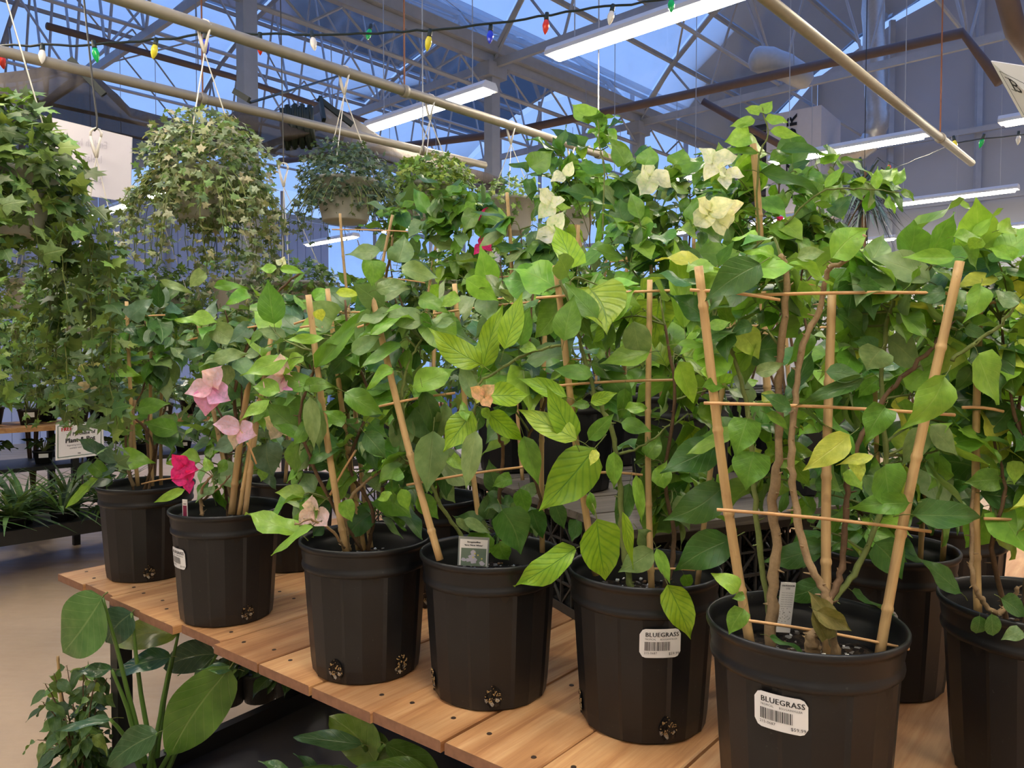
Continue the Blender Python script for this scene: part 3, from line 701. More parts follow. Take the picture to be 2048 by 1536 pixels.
def hole_mesh(seed):
    r = random.Random(seed); m = MB(); n = 16
    pts = [(.017*math.cos(2*PI*j/n)*r.uniform(.75, 1.1), .024*math.sin(2*PI*j/n)*r.uniform(.8, 1.1)) for j in range(n)]
    m.add([(0, 0, 0)]+[(x, y, 0) for x, y in pts], [(0, 1+j, 1+(j+1) % n) for j in range(n)])
    for k in range(70):
        a = r.uniform(0, 6.28); q = math.sqrt(r.random()); x, y = .016*q*math.cos(a), .022*q*math.sin(a); s = r.uniform(.0008, .0020); an = r.uniform(0, 3)
        m.box((x, y, .001), (s, s*2.0, s), (V((math.cos(an), math.sin(an), 0)), V((-math.sin(an), math.cos(an), 0)), V((0, 0, 1))), 1 if r.random() < .55 else 0)
    return m.mesh('drain_hole', [M['soil'], simple('tan_roots', (.42, .27, .11), .7) if seed == 0 else hole_mats[0]], False)
hole_mats = []
_h0 = hole_mesh(0); hole_mats.append(_h0.materials[1]); hole_me = [_h0, hole_mesh(1), hole_mesh(2)]
def pot_r(z):
    pr = [(p[0], p[1]) for p in prof_out[3:]]
    for (r0_, z0), (r1_, z1) in zip(pr, pr[1:]):
        if z0 <= z <= z1: return r0_+(r1_-r0_)*(z-z0)/(z1-z0+1e-9)
    return .135
def text_geo(body, size, align='CENTER'):
    cu = bpy.data.curves.new('txt', 'FONT'); cu.body = body; cu.size = size; cu.align_x = align; cu.align_y = 'CENTER'; cu.resolution_u = 2; cu.space_character = 1.08
    o = bpy.data.objects.new('txt', cu); COL.objects.link(o); bpy.context.view_layer.update()
    me = bpy.data.meshes.new_from_object(o.evaluated_get(bpy.context.evaluated_depsgraph_get()))
    vs = [tuple(v.co) for v in me.vertices]; fs = [tuple(p.vertices) for p in me.polygons]
    bpy.data.objects.remove(o); bpy.data.meshes.remove(me); bpy.data.curves.remove(cu); return vs, fs
TXT = {}
def txt(body, size, align='CENTER', sx=1, bold=0):
    k = (body, size, align)
    if k not in TXT: TXT[k] = text_geo(*k)
    vs, fs = TXT[k]; out = []
    return [(x*sx, y, 0) for x, y, z in vs], fs
def text_mb(m, body, size, x, y, align='CENTER', sx=1, mi=0, bold=0, rot=0):
    vs, fs = txt(body, size, align, sx); c, s = math.cos(rot), math.sin(rot)
    for dx in ([0] if not bold else [-bold, 0, bold]): m.add([(x+(a+dx)*c-b*s, y+(a+dx)*s+b*c, dx*.01) for a, b, _ in vs], fs, mi)
def price_label(pot, root, ang, zc, W_=.074, H_=.052):
    """paper sticker that follows the pot wall; ang = world angle of its centre"""
    c = wloc(root)
    def wrap(x, y, off):
        z = zc+y; r = pot_r(z)*1.0165+off; a = ang+x/r
        return (c.x+r*math.cos(a), c.y+r*math.sin(a), c.z+z)
    m = MB(); nx, ny = 12, 6; cr = .005
    vs = []
    for j in range(ny+1):
        for i in range(nx+1):
            x = (i/nx-.5)*W_; y = (j/ny-.5)*H_
            if j in (0, ny): x *= 1-2*cr/W_
            if i in (0, nx): y *= 1-2*cr/H_*.4
            vs.append(wrap(x, y, .0008))
    m.add(vs, [(j*(nx+1)+i, j*(nx+1)+i+1, (j+1)*(nx+1)+i+1, (j+1)*(nx+1)+i) for j in range(ny) for i in range(nx)])
    lab = put('price_label', m.mesh('price_label', M['paper'], True), pot, Matrix.Identity(4)); lab['label'] = 'white barcode price label'
    t = MB(); text_mb(t, 'BLUEGRASS', .0112, .003, .0155, bold=.0003, sx=.98); text_mb(t, 'TROPICAL      BOUGAINVILLEA', .0043, .001, .0075, sx=.9)
    r = random.Random(5); x = -.028
    while x < .017:
        w = r.choice([.0006, .0009, .0014]); t.add([(x, -.013, 0), (x+w, -.013, 0), (x+w, .003, 0), (x, .003, 0)], [(0, 1, 2, 3)]); x += w+r.choice([.0006, .0009, .0012])
    text_mb(t, '215-0687', .0055, -.029, -.0175, 'LEFT'); text_mb(t, '$59.99', .0068, .0345, -.0190, 'RIGHT')
    t.v = [wrap(x, y, .0014) for x, y, z in t.v]
    put('label_print', t.mesh('label_print', M['ink']), pot, Matrix.Identity(4))

def make_pot(root, rot, holes=(), label=None, parent=None):
    c = wloc(root); Mx = Matrix.Translation(c) @ Matrix.Rotation(rot, 4, 'Z')
    pot = put('pot', pot_me, root, Mx); put('soil', soil_me[int(rot*7) % 3], root, Mx)
    for k, a in enumerate(holes):
        z = .032; r = pot_r(z)*1.0006; n = V((math.cos(a), math.sin(a), -.06)).normalized()
        x = V((-math.sin(a), math.cos(a), 0)); y = n.cross(x)
        mm = Matrix.Identity(4)
        for i, v in enumerate((x, y, n)):
            for j in range(3): mm[j][i] = v[j]
        mm.translation = c+V((r*math.cos(a), r*math.sin(a), z)); put('drain_hole', hole_me[k % 3], pot, mm)
    if label: price_label(pot, root, label[0], label[1])
    return pot

def bamboo(root, a, b, r=.0058, name='bamboo_stake'):
    """cane from a (bottom) to b (top) with swollen nodes"""
    a, b = V(a), V(b); L = (b-a).length; n = max(2, int(L/.03)); pts = []; rr = []
    rr0 = rnd.uniform(.9, 1.1)*r; node = rnd.uniform(.03, .12); side = (b-a).cross(V((0, 1, 0))).normalized()
    s = 0; marks = []
    while node < L: marks.append(node); node += rnd.uniform(.11, .19)
    ts = sorted(set([0, L]+[i*L/n for i in range(n+1)]+[m+d for m in marks for d in (-.006, -.002, .002, .006) if 0 < m+d < L]))
    for t in ts:
        k = rr0*(1.06-.15*t/L)
        for mk in marks:
            if abs(t-mk) < .003: k *= 1.17
        pts.append(a+(b-a)*(t/L)+side*.004*math.sin(t*7)); rr.append(k)
    # object-space origin at the cane's foot keeps grain along the cane
    d = (b-a).normalized(); q = d.to_track_quat('Z', 'Y').to_matrix().to_4x4(); inv = (Matrix.Translation(a) @ q).inverted()
    m = MB().tube([inv @ p for p in pts], rr, 9); return put(name, m.mesh(name, M['bamboo'], True), root, Matrix.Translation(a) @ q)
def crossbar(root, a, b, r=.0026):
    m = MB(); a, b = V(a), V(b); pts = [a+(b-a)*t+V((0, 0, .003*math.sin(t*PI))) for t in (0, .25, .5, .75, 1)]
    m.tube(pts, r, 5); return m.obj('crossbar', M['split'], root, True)
def wiggle(pts, amp, r, n=6):
    out = []
    pts = [V(p) for p in pts]
    for i in range(len(pts)-1):
        p0 = pts[max(i-1, 0)]; p1 = pts[i]; p2 = pts[i+1]; p3 = pts[min(i+2, len(pts)-1)]
        for k in range(n):
            t = k/n; q = .5*((2*p1)+(p2-p0)*t+(2*p0-5*p1+4*p2-p3)*t*t+(3*p1-p0-3*p2+p3)*t**3)
            out.append(q+V((r.uniform(-1, 1), r.uniform(-1, 1), r.uniform(-1, 1)))*amp)
    out.append(pts[-1]); return out
def stem_obj(root, pts, r0_, r1_, mat, r, name='stem', thorns=True, amp=.0022):
    P = wiggle(pts, amp, r); k = len(P); m = MB()
    rr = [(r0_+(r1_-r0_)*i/(k-1))*r.uniform(.88, 1.16) for i in range(k)]; m.tube(P, rr, 6)
    if thorns:
        for i in range(1, k-1, 2):
            d = V((r.uniform(-1, 1), r.uniform(-1, 1), r.uniform(-.2, .8))).normalized(); m.tube([P[i], P[i]+d*(rr[i]+r.uniform(.004, .010))], [rr[i]*.45, .0007], 4)
    m.obj(name, mat, root, True); return P

CAMP = V((0, 0, 0))
DENS = 1.35; PLANTS = []
class Plant:
    def __init__(s, name, label, X, Y, z, rot, holes=(), plabel=None, cat='potted plant', group=None, seed=0, hue=(1, 1, 1)):
        s.c = V((X, Y, z)); s.root = thing(name, label, cat, s.c, group); s.r = random.Random(seed*13+5); s.skel = []; s.n = 0; s.hue = hue; s.tw = MB()
        make_pot(s.root, rot, holes, plabel); s.d = Y; PLANTS.append(s)
    def soil(s, dx=0, dy=0): return s.c+V((dx, dy, .22))
    def stake(s, a, b, da=None, db=None, r=.0058):
        A = PX(a[0], a[1], da or s.d); B = PX(b[0], b[1], db or da or s.d)
        o = bamboo(s.root, A, B, r); return o
    def stakef(s, ang, rad, lean, h, r=.0055):
        """cane placed in pot space: foot angle / radius, outward lean, length"""
        f = s.c+V((math.cos(ang)*rad, math.sin(ang)*rad, .20)); return bamboo(s.root, f, f+V((math.cos(ang)*lean, math.sin(ang)*lean, h)), r), f
    def bar(s, a, b, da=None, db=None): crossbar(s.root, PX(a[0], a[1], da or s.d-.012), PX(b[0], b[1], db or da or s.d-.012))
    def stem(s, pts, r0_=.006, r1_=.003, mat='bark', d=None):
        P = [PX(x, y, (q[0] if q else (d or s.d))) for x, y, *q in pts]
        s.skel += stem_obj(s.root, P, r0_, r1_, M[mat], s.r)
    def stem3(s, P, r0_=.005, r1_=.0022, mat='bark', thorns=True): s.skel += stem_obj(s.root, P, r0_, r1_, M[mat], s.r, thorns=thorns)
    def leaf(s, base, tip, w, col='g', face=None, shape=None, d=None, dd=0.0):
        """one traced leaf: base/tip pixels, width in pixels; real size follows from its distance"""
        D = d or s.d; B = PX(base[0], base[1], D); T = PX(tip[0], tip[1], D+dd); ax = T-B; L = ax.length; wm = w*D/FPX
        ratio = wm/L; 
        if shape is None: shape = 'heart' if ratio > .66 else 'ovate'
        if shape == 'ovate': nat = .56
        elif shape == 'heart': nat = .80
        elif shape == 'round': nat = .82
        elif shape == 'lance': nat = .36
        elif shape == 'big': nat = .62
        c = col[0]; key = shape+('c' if c == 'c' else 'g') if shape in ('ovate', 'heart') else shape
        ms = LM[key]; me = ms[s.r.randrange(len(ms))]
        n = V((s.r.uniform(-.3, .3), -1, .35+s.r.uniform(-.2, .3))) if face is None else V(face)
        if col.endswith('-'): n = -n
        colr = tuple(a*b for a, b in zip(vary(GRN[c], s.r, .1), s.hue))
        put('leaf', me, s.root, frame(B, ax, n, L, ratio/nat), colr); s.n += 1
    def blobs(s, bl, size=(.06, .10), cols='ggddlcp', shapes=('ovate', 'ovate', 'heart'), perbr=5, nearest=True, cap=290):
        """foliage masses: twigs leave the nearest stem and carry leaves; (px, py, rx, ry, n, depth offset, depth radius)"""
        r = s.r
        for (x, y, rx, ry, n, *q) in bl:
            dof = q[0] if q else 0; D = s.d+dof; rz = (q[1] if len(q) > 1 else .10)
            C = PX(x, y, D); RX = rx*D/FPX; RZ = ry*D/FPX
            n = round(n*DENS); nb = max(1, round(n/perbr)); left = n
            for b in range(nb):
                if left <= 0 or s.n >= cap: break
                while True:
                    o = V((r.uniform(-1, 1), r.uniform(-1, 1), r.uniform(-1, 1)))
                    if o.length < 1 and o.length > .25: break
                T = C+V((o.x*RX, o.y*rz, o.z*RZ))
                cand = [p for p in s.skel if p.z < T.z+.03] or s.skel
                S = min(cand, key=lambda p: (p-T).length+max(0, p.z-T.z)*1.5)
                mid = (S+T)/2+V((r.uniform(-.02, .02), r.uniform(-.02, .02), r.uniform(-.01, .03)))
                P = wiggle([S, mid, T], .001, r, 4); k = len(P)
                s.tw.tube(P, [.0024-.0012*i/(k-1) for i in range(k)], 4, 0)
                nl = min(left, perbr); left -= nl; out = (T-S); 
                for i in range(nl):
                    f = 1 - i/(nl+.5)*.85; j = int(f*(k-1)); p = P[j]
                    td = (P[min(j+1, k-1)]-P[max(j-1, 0)]).normalized()
                    ang = i*2.4+r.uniform(-.4, .4); side = td.orthogonal().normalized(); side.rotate(Matrix.Rotation(ang, 3, td))
                    outw = V((p.x-s.c.x, p.y-s.c.y, 0)); outw = outw.normalized() if outw.length > .02 else V((0, -1, 0))
                    dr = side*.85+td*.35+outw*.25+V((0, -.12, r.uniform(-.75, .15)))
                    sz = r.uniform(*size)*(1 if i > 0 else .75); 
                    if r.random() < .12: sz *= .6
                    nr = V((0, 0, .75))+outw*.35+V((0, -.55, 0))+V((r.uniform(-1, 1), r.uniform(-1, 1), r.uniform(-.6, .6)))*.5
                    c = r.choice(cols); sh = r.choice(shapes)
                    key = sh+('c' if c == 'c' else 'g') if sh in ('ovate', 'heart') else sh
                    me = LM[key][r.randrange(len(LM[key]))]; d_ = dr.normalized()
                    base = p+d_*sz*.20
                    put('leaf', me, s.root, frame(base, d_, nr, sz, r.uniform(.85, 1.15)), tuple(a*b for a, b in zip(vary(GRN[c], r, .18), s.hue))); s.n += 1
    def finish(s):
        if s.tw.v:
            o = s.tw.obj('twigs', M['stem'], s.root); o['kind'] = 'stuff'
    def flower(s, x, y, size, col, n=3, d=None, tilt=None, lab=None):
        D = d or s.d; C = PX(x, y, D); r = s.r
        fl = MB(); fl.lathe([(.0005, -.008), (.0016, -.006), (.0012, .004), (.0022, .007), (.0005, .008)], 6, C)
        f = fl.obj('flower', M['stem'], s.root); f['label'] = lab or 'papery bract flower'
        S = min(s.skel, key=lambda p: (p-C).length); s.tw.tube(wiggle([S, (S+C)/2+V((0, 0, .02)), C], .001, r, 3), .0012, 4)
        a0 = r.uniform(0, 6.28); down = V(tilt or (0, -.3, -.6))
        for k in range(n):
            a = a0+k*2*PI/n; d_ = V((math.cos(a), -.25, math.sin(a)*.8))+down*.7
            nr = V((r.uniform(-.2, .2), -1, .3))
            cc = col if isinstance(col, tuple) else col[k % len(col)]
            put('bract', LM['bract'][r.randrange(4)], f, frame(C, d_, nr, size*r.uniform(.85, 1.1), r.uniform(.9, 1.15)), vary(cc, r, .06))

def auto_stems(pl, tops, n_extra=0, mat='bark', r0_=.0045):
    """stems from the soil up through given pixel points"""
    for i, (x, y, *q) in enumerate(tops):
        T = PX(x, y, pl.d+(q[0] if q else 0)); r = pl.r
        a = r.uniform(0, 6.28); S = pl.c+V((math.cos(a)*.03, math.sin(a)*.03, .21)); 
        m1 = S+(T-S)*.33+V((r.uniform(-.05, .05), r.uniform(-.04, .04), .05)); m2 = S+(T-S)*.68+V((r.uniform(-.05, .05), r.uniform(-.04, .04), .02))
        pl.stem3([S, m1, m2, T], r0_, .0018, mat)

def angc(X, Y, off=0): return math.atan2(-Y, -X)+R(off)     # angle that faces the camera
FZ = TABLE+.001; UZ = TABLE+CH+.024
TRI = 'bougainvillea on a bamboo trellis in a black nursery pot'
WHT = (.82, .85, .76); CREAM = (.78, .79, .60); PINK = (.80, .36, .72); PALE = (.84, .58, .78); MAG = (.80, .03, .25)

# ---- P6: largest, nearest ----
X, Y = .446, 1.165
p6 = Plant('potted_bougainvillea', 'largest black pot, with a tall fan trellis and a dead curled leaf', X, Y, FZ, .3, (angc(X, Y, 75),), (angc(X, Y, -13), .196), seed=6)
s6 = 1.17
p6.stake((1502, 1300), (1392, 533), 1.19, 1.15, .0072); p6.stake((1655, 1318), (1660, 590), 1.17, 1.2, .0068); p6.stake((1758, 1318), (1915, 522), 1.15, 1.12, .0078)
for a, b, d in (((1380, 580), (1560, 600), 1.15), ((1508, 590), (1978, 588), 1.16), ((1408, 806), (1910, 830), 1.15), ((1434, 1019), (1862, 1063), 1.135), ((1498, 1241), (1818, 1298), 1.155)):
    p6.bar(a, b, d, d-.01)
p6.stem([(1540, 1300, 1.2), (1545, 1190, 1.2), (1552, 1090, 1.2), (1545, 1000, 1.2), (1558, 900, 1.2), (1560, 760, 1.2), (1562, 700, 1.19), (1572, 560, 1.18), (1560, 510, 1.18)], .0088, .0042, 'bark_pale')
p6.stem([(1540, 1240, 1.215), (1520, 1110, 1.215), (1508, 980, 1.22), (1500, 850, 1.22), (1470, 720, 1.22), (1430, 640, 1.21)], .0052, .0025, 'stem')
p6.stem([(1672, 1310, 1.13), (1660, 1230, 1.12), (1648, 1180, 1.12), (1612, 1110, 1.13), (1590, 1000, 1.15), (1583, 900, 1.16), (1590, 800, 1.17), (1605, 690, 1.17), (1640, 620, 1.17), (1655, 545, 1.16), (1690, 520, 1.15), (1730, 470, 1.14)], .0068, .0036, 'bark_pale')
p6.stem([(1655, 1210, 1.15), (1678, 1160, 1.17), (1690, 1080, 1.18), (1692, 1000, 1.19), (1705, 920, 1.19), (1740, 840, 1.2), (1790, 770, 1.2), (1860, 700, 1.2), (1900, 650, 1.19)], .0056, .003, 'bark')
p6.stem([(1665, 1205, 1.16), (1700, 1160, 1.18), (1745, 1070, 1.2), (1770, 960, 1.22), (1765, 800, 1.22), (1770, 680, 1.22), (1790, 600, 1.21), (1830, 560, 1.2)], .0052, .0026, 'stem')
p6.stem([(1900, 720, 1.14), (1960, 680, 1.13), (2010, 640, 1.12), (2040, 600, 1.12)], .0032, .0018, 'stem')
p6.stem([(1625, 1300, 1.16), (1622, 1275, 1.15), (1640, 1262, 1.15)], .012, .006, 'bark_pale')
def C6(l): return [((1348+a/2.926, 450+b/2.926), (1348+c/2.926, 450+d/2.926), w/2.926, col, *e) for a, b, c, d, w, col, *e in l]
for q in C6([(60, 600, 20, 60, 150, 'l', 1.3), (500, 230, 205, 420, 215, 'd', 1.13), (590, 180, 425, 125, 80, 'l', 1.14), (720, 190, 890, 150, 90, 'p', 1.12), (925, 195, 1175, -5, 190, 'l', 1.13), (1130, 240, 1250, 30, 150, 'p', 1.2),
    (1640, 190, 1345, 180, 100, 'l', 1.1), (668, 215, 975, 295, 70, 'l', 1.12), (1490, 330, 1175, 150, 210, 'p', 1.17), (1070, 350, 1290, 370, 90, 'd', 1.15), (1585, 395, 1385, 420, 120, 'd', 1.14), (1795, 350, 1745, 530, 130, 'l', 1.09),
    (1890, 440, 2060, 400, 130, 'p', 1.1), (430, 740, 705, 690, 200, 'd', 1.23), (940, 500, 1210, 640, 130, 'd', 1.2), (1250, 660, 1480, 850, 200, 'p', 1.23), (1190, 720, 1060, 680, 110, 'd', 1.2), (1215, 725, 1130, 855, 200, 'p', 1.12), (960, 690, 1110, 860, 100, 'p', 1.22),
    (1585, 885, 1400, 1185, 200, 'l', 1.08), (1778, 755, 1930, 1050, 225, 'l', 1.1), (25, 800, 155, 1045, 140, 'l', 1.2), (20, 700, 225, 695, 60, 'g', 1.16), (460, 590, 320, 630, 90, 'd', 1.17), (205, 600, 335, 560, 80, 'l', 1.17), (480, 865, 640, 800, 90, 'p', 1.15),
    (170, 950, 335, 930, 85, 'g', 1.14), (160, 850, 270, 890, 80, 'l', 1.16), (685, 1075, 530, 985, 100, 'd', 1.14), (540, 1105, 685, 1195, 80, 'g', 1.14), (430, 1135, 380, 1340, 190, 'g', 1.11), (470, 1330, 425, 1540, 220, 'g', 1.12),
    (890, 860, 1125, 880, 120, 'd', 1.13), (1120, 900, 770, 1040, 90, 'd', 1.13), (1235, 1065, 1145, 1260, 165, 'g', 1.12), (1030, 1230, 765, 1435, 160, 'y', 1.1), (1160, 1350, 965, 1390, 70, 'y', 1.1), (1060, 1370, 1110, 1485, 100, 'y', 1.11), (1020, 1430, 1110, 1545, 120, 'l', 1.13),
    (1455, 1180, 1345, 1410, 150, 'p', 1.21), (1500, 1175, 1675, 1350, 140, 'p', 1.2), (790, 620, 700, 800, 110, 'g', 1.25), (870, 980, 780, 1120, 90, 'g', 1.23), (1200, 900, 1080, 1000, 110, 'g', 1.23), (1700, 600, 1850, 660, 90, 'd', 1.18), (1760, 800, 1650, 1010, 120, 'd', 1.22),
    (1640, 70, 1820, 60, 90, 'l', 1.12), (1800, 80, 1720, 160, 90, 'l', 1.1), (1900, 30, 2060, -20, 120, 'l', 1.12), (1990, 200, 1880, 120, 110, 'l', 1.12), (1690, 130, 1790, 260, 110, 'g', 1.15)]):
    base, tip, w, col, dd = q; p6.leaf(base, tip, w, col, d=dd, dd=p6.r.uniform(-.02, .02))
def C9(a, b): return (1640+a/3.012, 800+b/3.012)
def C8(a, b): return (1348+a/2.926, 1011+b/2.926)
p6.leaf(C9(390, 390), C9(470, 700), 80, 'g', d=1.12); p6.leaf(C9(545, 620), C9(212, 655), 45, 'g', d=1.11); p6.leaf(C9(550, 690), C9(1035, 650), 66, 'd', d=1.12, face=(0, -1, .7)); p6.leaf(C9(330, 860), C9(500, 1085), 70, 'd', d=1.26)
p6.leaf(C8(380, 505), C8(245, 395), 38, 'l', d=1.1); p6.leaf(C8(408, 605), C8(318, 760), 42, 'g', d=1.08); p6.leaf(C8(410, 520), C8(340, 545), 18, 'g', d=1.1); p6.leaf(C8(870, 450), C8(635, 545), 48, 'd', d=1.24); p6.leaf(C8(870, 230), C8(528, 300), 55, 'd', d=1.25)
p6.leaf(C8(560, 770), C8(800, 860), 22, 'd', d=1.15, face=(0, -.3, 1)); p6.leaf(C8(1040, 500), C8(1370, 680), 26, 'd', d=1.22, face=(0, -.4, 1))
p6.leaf(C8(930, 700), C8(795, 510), 44, 'o', d=1.11, shape='heart'); p6.leaf(C8(840, 620), C8(1055, 745), 40, 'o', d=1.10, shape='heart'); p6.leaf(C8(900, 780), C8(820, 560), 40, 'o', d=1.115, shape='heart')
p6.blobs([(1460, 520, 110, 45, 18, .06, .06), (1760, 530, 130, 40, 24, .04, .07), (1580, 640, 160, 90, 26, .1, .06), (1810, 640, 120, 90, 22, .1, .06), (1600, 840, 150, 100, 24, .12, .05), (1830, 850, 110, 90, 18, .12, .05), (1600, 1010, 120, 60, 12, .14, .04), (1460, 640, 70, 70, 10, .08, .05)], (.055, .095), 'gggdlllpy', cap=290)
# plant tag in the soil
def stake_tag(pl, x, y, d, wpx, hpx, kind):
    C = PX(x, y, d); w = wpx*d/FPX; h = hpx*d/FPX; m = MB(); m.box((0, 0, 0), (w, .0012, h)); rot = Matrix.Rotation(R(3), 4, 'Y') @ Matrix.Rotation(R(8), 4, 'X')
    root = thing('plant_tag', {'pic': 'picture tag of a white bougainvillea, standing inside the rim of a black pot', 'outdoor': 'white printed care tag standing in the soil behind the dead leaf', 'red': 'narrow white tag with a crimson picture at the rim of the left second pot', 'back': 'small white tag behind the trellis of the middle pots'}[kind], 'plant tag', C)
    Mx = Matrix.Translation(C) @ rot
    put('tag_card', m.mesh('tag_card', M['paper'] if kind != 'pic' else M['clear']), root, Mx)
    t = MB()
    def rect(x0, y0, x1, y1, mi=0, off=.0009): t.add([(x0, -off, y0), (x1, -off, y0), (x1, -off, y1), (x0, -off, y1)], [(0, 1, 2, 3)], mi)
    def words_(body, size, x, y, mi=1, bold=0):
        b = len(t.v); text_mb(t, body, size, x, y, mi=mi, bold=bold)
        t.v[b:] = [(a, -.0016, c) for a, c, _ in t.v[b:]]
    mats = [M['paper'], M['ink'], simple('tag_picture_leaf', (.16, .22, .16), .5), simple('tag_picture_bract', (.50, .48, .56), .5), simple('tag_picture_yellow', (.65, .58, .15), .5), simple('tag_crimson', (.22, .015, .06), .5)]
    if kind == 'pic':
        rect(-w*.45, -h*.48, w*.45, h*.42); words_('Bougainvillea', h*.075, 0, h*.33, bold=.0002); words_("Vera 'New White'", h*.075, 0, h*.22, bold=.0002)
        rect(-w*.40, -h*.48, w*.42, h*.12, 2, .0012)
        for k in range(9):
            cx = pl.r.uniform(-.3, .3)*w; cz = pl.r.uniform(-.4, .0)*h; n = 7; a0 = pl.r.random()*6
            t.add([(cx+w*.11*math.cos(a0+j*2*PI/n)*pl.r.uniform(.6, 1.1), -.0015-.0001*k, cz+h*.09*math.sin(a0+j*2*PI/n)*pl.r.uniform(.6, 1.1)) for j in range(n)], [tuple(range(n))], 3)
        for (cx, cz) in ((.05, -.05), (.15, -.1), (.28, -.22), (.0, -.18)):
            t.add([(cx*w+w*.03*math.cos(j), -.0028, cz*h+h*.03*math.sin(j)) for j in range(6)], [tuple(range(6))], 4)
    elif kind == 'outdoor':
        words_('OUTDOOR', h*.045, 0, h*.44, bold=.0002); words_('USE', h*.045, 0, h*.385)
        for k in range(7): words_('water well and feed', h*.024, 0, h*(.30-.045*k))
        for k in range(26): a = pl.r.uniform(-.4, .4)*w; b = pl.r.uniform(-.35, .0)*h; rect(a, b, a+.0012, b+.0009, 1)
    elif kind == 'red':
        rect(-w*.38, -h*.5, w*.38, h*.15, 5); rect(-w*.3, h*.22, w*.3, h*.26, 1)
    else: rect(-w*.3, -h*.2, w*.3, h*.1, 2); rect(-w*.3, h*.3, w*.3, h*.34, 1)
    put('tag_print', t.mesh('tag_print', mats), root, Mx)
stake_tag(p6, 1571, 1215, 1.235, 30, 108, 'outdoor')

# ---- P5 ----
X, Y = .252, 1.465
p5 = Plant('potted_bougainvillea', 'black pot with price label near its right side and a yellowing leaf over the rim', X, Y, FZ, 1.1, (angc(X, Y, 22), angc(X, Y, -78)), (angc(X, Y, 13), .190), seed=5)
p5.stake((1192, 1150), (1108, 531), 1.46, 1.44, .0066); p5.stake((1303, 1180), (1296, 560), 1.42, 1.47, .0055); p5.stake((1395, 1170), (1470, 600), 1.47, 1.45, .0055)
for a, b in (((1072, 596), (1405, 580)), ((1098, 773), (1345, 760)), ((1180, 946), (1285, 950)), ((1262, 1140), (1390, 1140)), ((1380, 672), (1530, 650))): p5.bar(a, b, 1.43)
p5.stem([(1262, 1175, 1.42), (1245, 1080, 1.42), (1240, 980, 1.41), (1225, 860, 1.41), (1190, 790, 1.42), (1165, 700, 1.43), (1150, 640, 1.42), (1120, 560, 1.42)], .0058, .0028, 'stem')
p5.stem([(1330, 1175, 1.44), (1350, 1080, 1.46), (1330, 950, 1.46), (1350, 800, 1.45), (1330, 650, 1.45)], .005, .0025, 'bark')
p5.stem([(1120, 690, 1.42), (1060, 705, 1.41), (1000, 740, 1.41), (955, 770, 1.4), (950, 830, 1.4)], .0032, .0022, 'stem')
p5.stem([(1240, 910, 1.4), (1290, 890, 1.4), (1340, 850, 1.4)], .0026, .0018, 'stem')
def C4(l): return [((600+a/2.926, 500+b/2.926), (600+c/2.926, 500+d/2.926), w/2.926, col) for a, b, c, d, w, col in l]
for base, tip, w, col in C4([(1060, 670, 775, 455, 165, 'c'), (1070, 690, 1165, 315, 150, 'c'), (1195, 580, 1300, 240, 140, 'c'), (1290, 560, 1345, 330, 100, 'g'), (1030, 870, 962, 648, 100, 'p'), (1085, 850, 1350, 815, 150, 'c'), (1010, 945, 828, 1175, 180, 'c'),
    (1030, 1060, 962, 1405, 130, 'p'), (1100, 950, 1335, 1115, 130, 'c'), (1310, 1090, 1400, 1380, 130, 'g'), (1620, 1110, 1272, 915, 160, 'c'), (1605, 1115, 1450, 800, 160, 'c'), (1560, 860, 1270, 735, 110, 'c'), (1725, 1160, 1403, 1535, 275, 'c'), (1700, 890, 1855, 835, 80, 'c'),
    (1695, 910, 1585, 905, 60, 'g'), (1690, 1110, 1840, 960, 100, 'g'), (1840, 1180, 1830, 1410, 100, 'l'), (1900, 810, 1880, 1010, 90, 'g'), (1740, 400, 1545, 180, 130, 'g'), (1545, 530, 1600, 260, 170, 'g'), (1790, 420, 1955, 225, 120, 'l'), (1950, 420, 2010, 700, 170, 'p'),
    (2045, 600, 1755, 650, 150, 'l'), (1735, 1170, 1700, 1260, 60, 'y'), (980, 1000, 940, 850, 60, 'l'), (1060, 930, 1130, 1000, 60, 'l'), (1030, 900, 1075, 800, 45, 'y'), (1300, 560, 1390, 580, 80, 'l'), (1710, 730, 1480, 690, 110, 'g'), (1900, 930, 2060, 900, 80, 'l'), (1880, 1010, 2060, 1060, 100, 'g')]):
    p5.leaf(base, tip, w, col, d=p5.r.uniform(1.36, 1.42), dd=p5.r.uniform(-.03, .03))
def C7(l): return [((780+a/2.926, 800+b/2.926), (780+c/2.926, 800+d/2.926), w/2.926, col, D) for a, b, c, d, w, col, D in l]
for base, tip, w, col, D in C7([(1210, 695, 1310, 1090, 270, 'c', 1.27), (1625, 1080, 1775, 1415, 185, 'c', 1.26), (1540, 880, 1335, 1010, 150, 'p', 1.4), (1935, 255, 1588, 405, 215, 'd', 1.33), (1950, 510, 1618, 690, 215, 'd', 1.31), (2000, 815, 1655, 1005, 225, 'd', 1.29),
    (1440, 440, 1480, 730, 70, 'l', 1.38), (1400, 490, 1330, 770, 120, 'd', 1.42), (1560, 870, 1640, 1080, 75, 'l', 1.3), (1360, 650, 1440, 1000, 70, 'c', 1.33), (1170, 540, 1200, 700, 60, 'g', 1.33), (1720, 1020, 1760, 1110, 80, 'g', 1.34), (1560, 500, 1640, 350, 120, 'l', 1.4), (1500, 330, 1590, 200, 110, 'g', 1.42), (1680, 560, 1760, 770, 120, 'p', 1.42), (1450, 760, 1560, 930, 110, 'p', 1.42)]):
    p5.leaf(base, tip, w, col, d=D, dd=p5.r.uniform(-.02, .02))
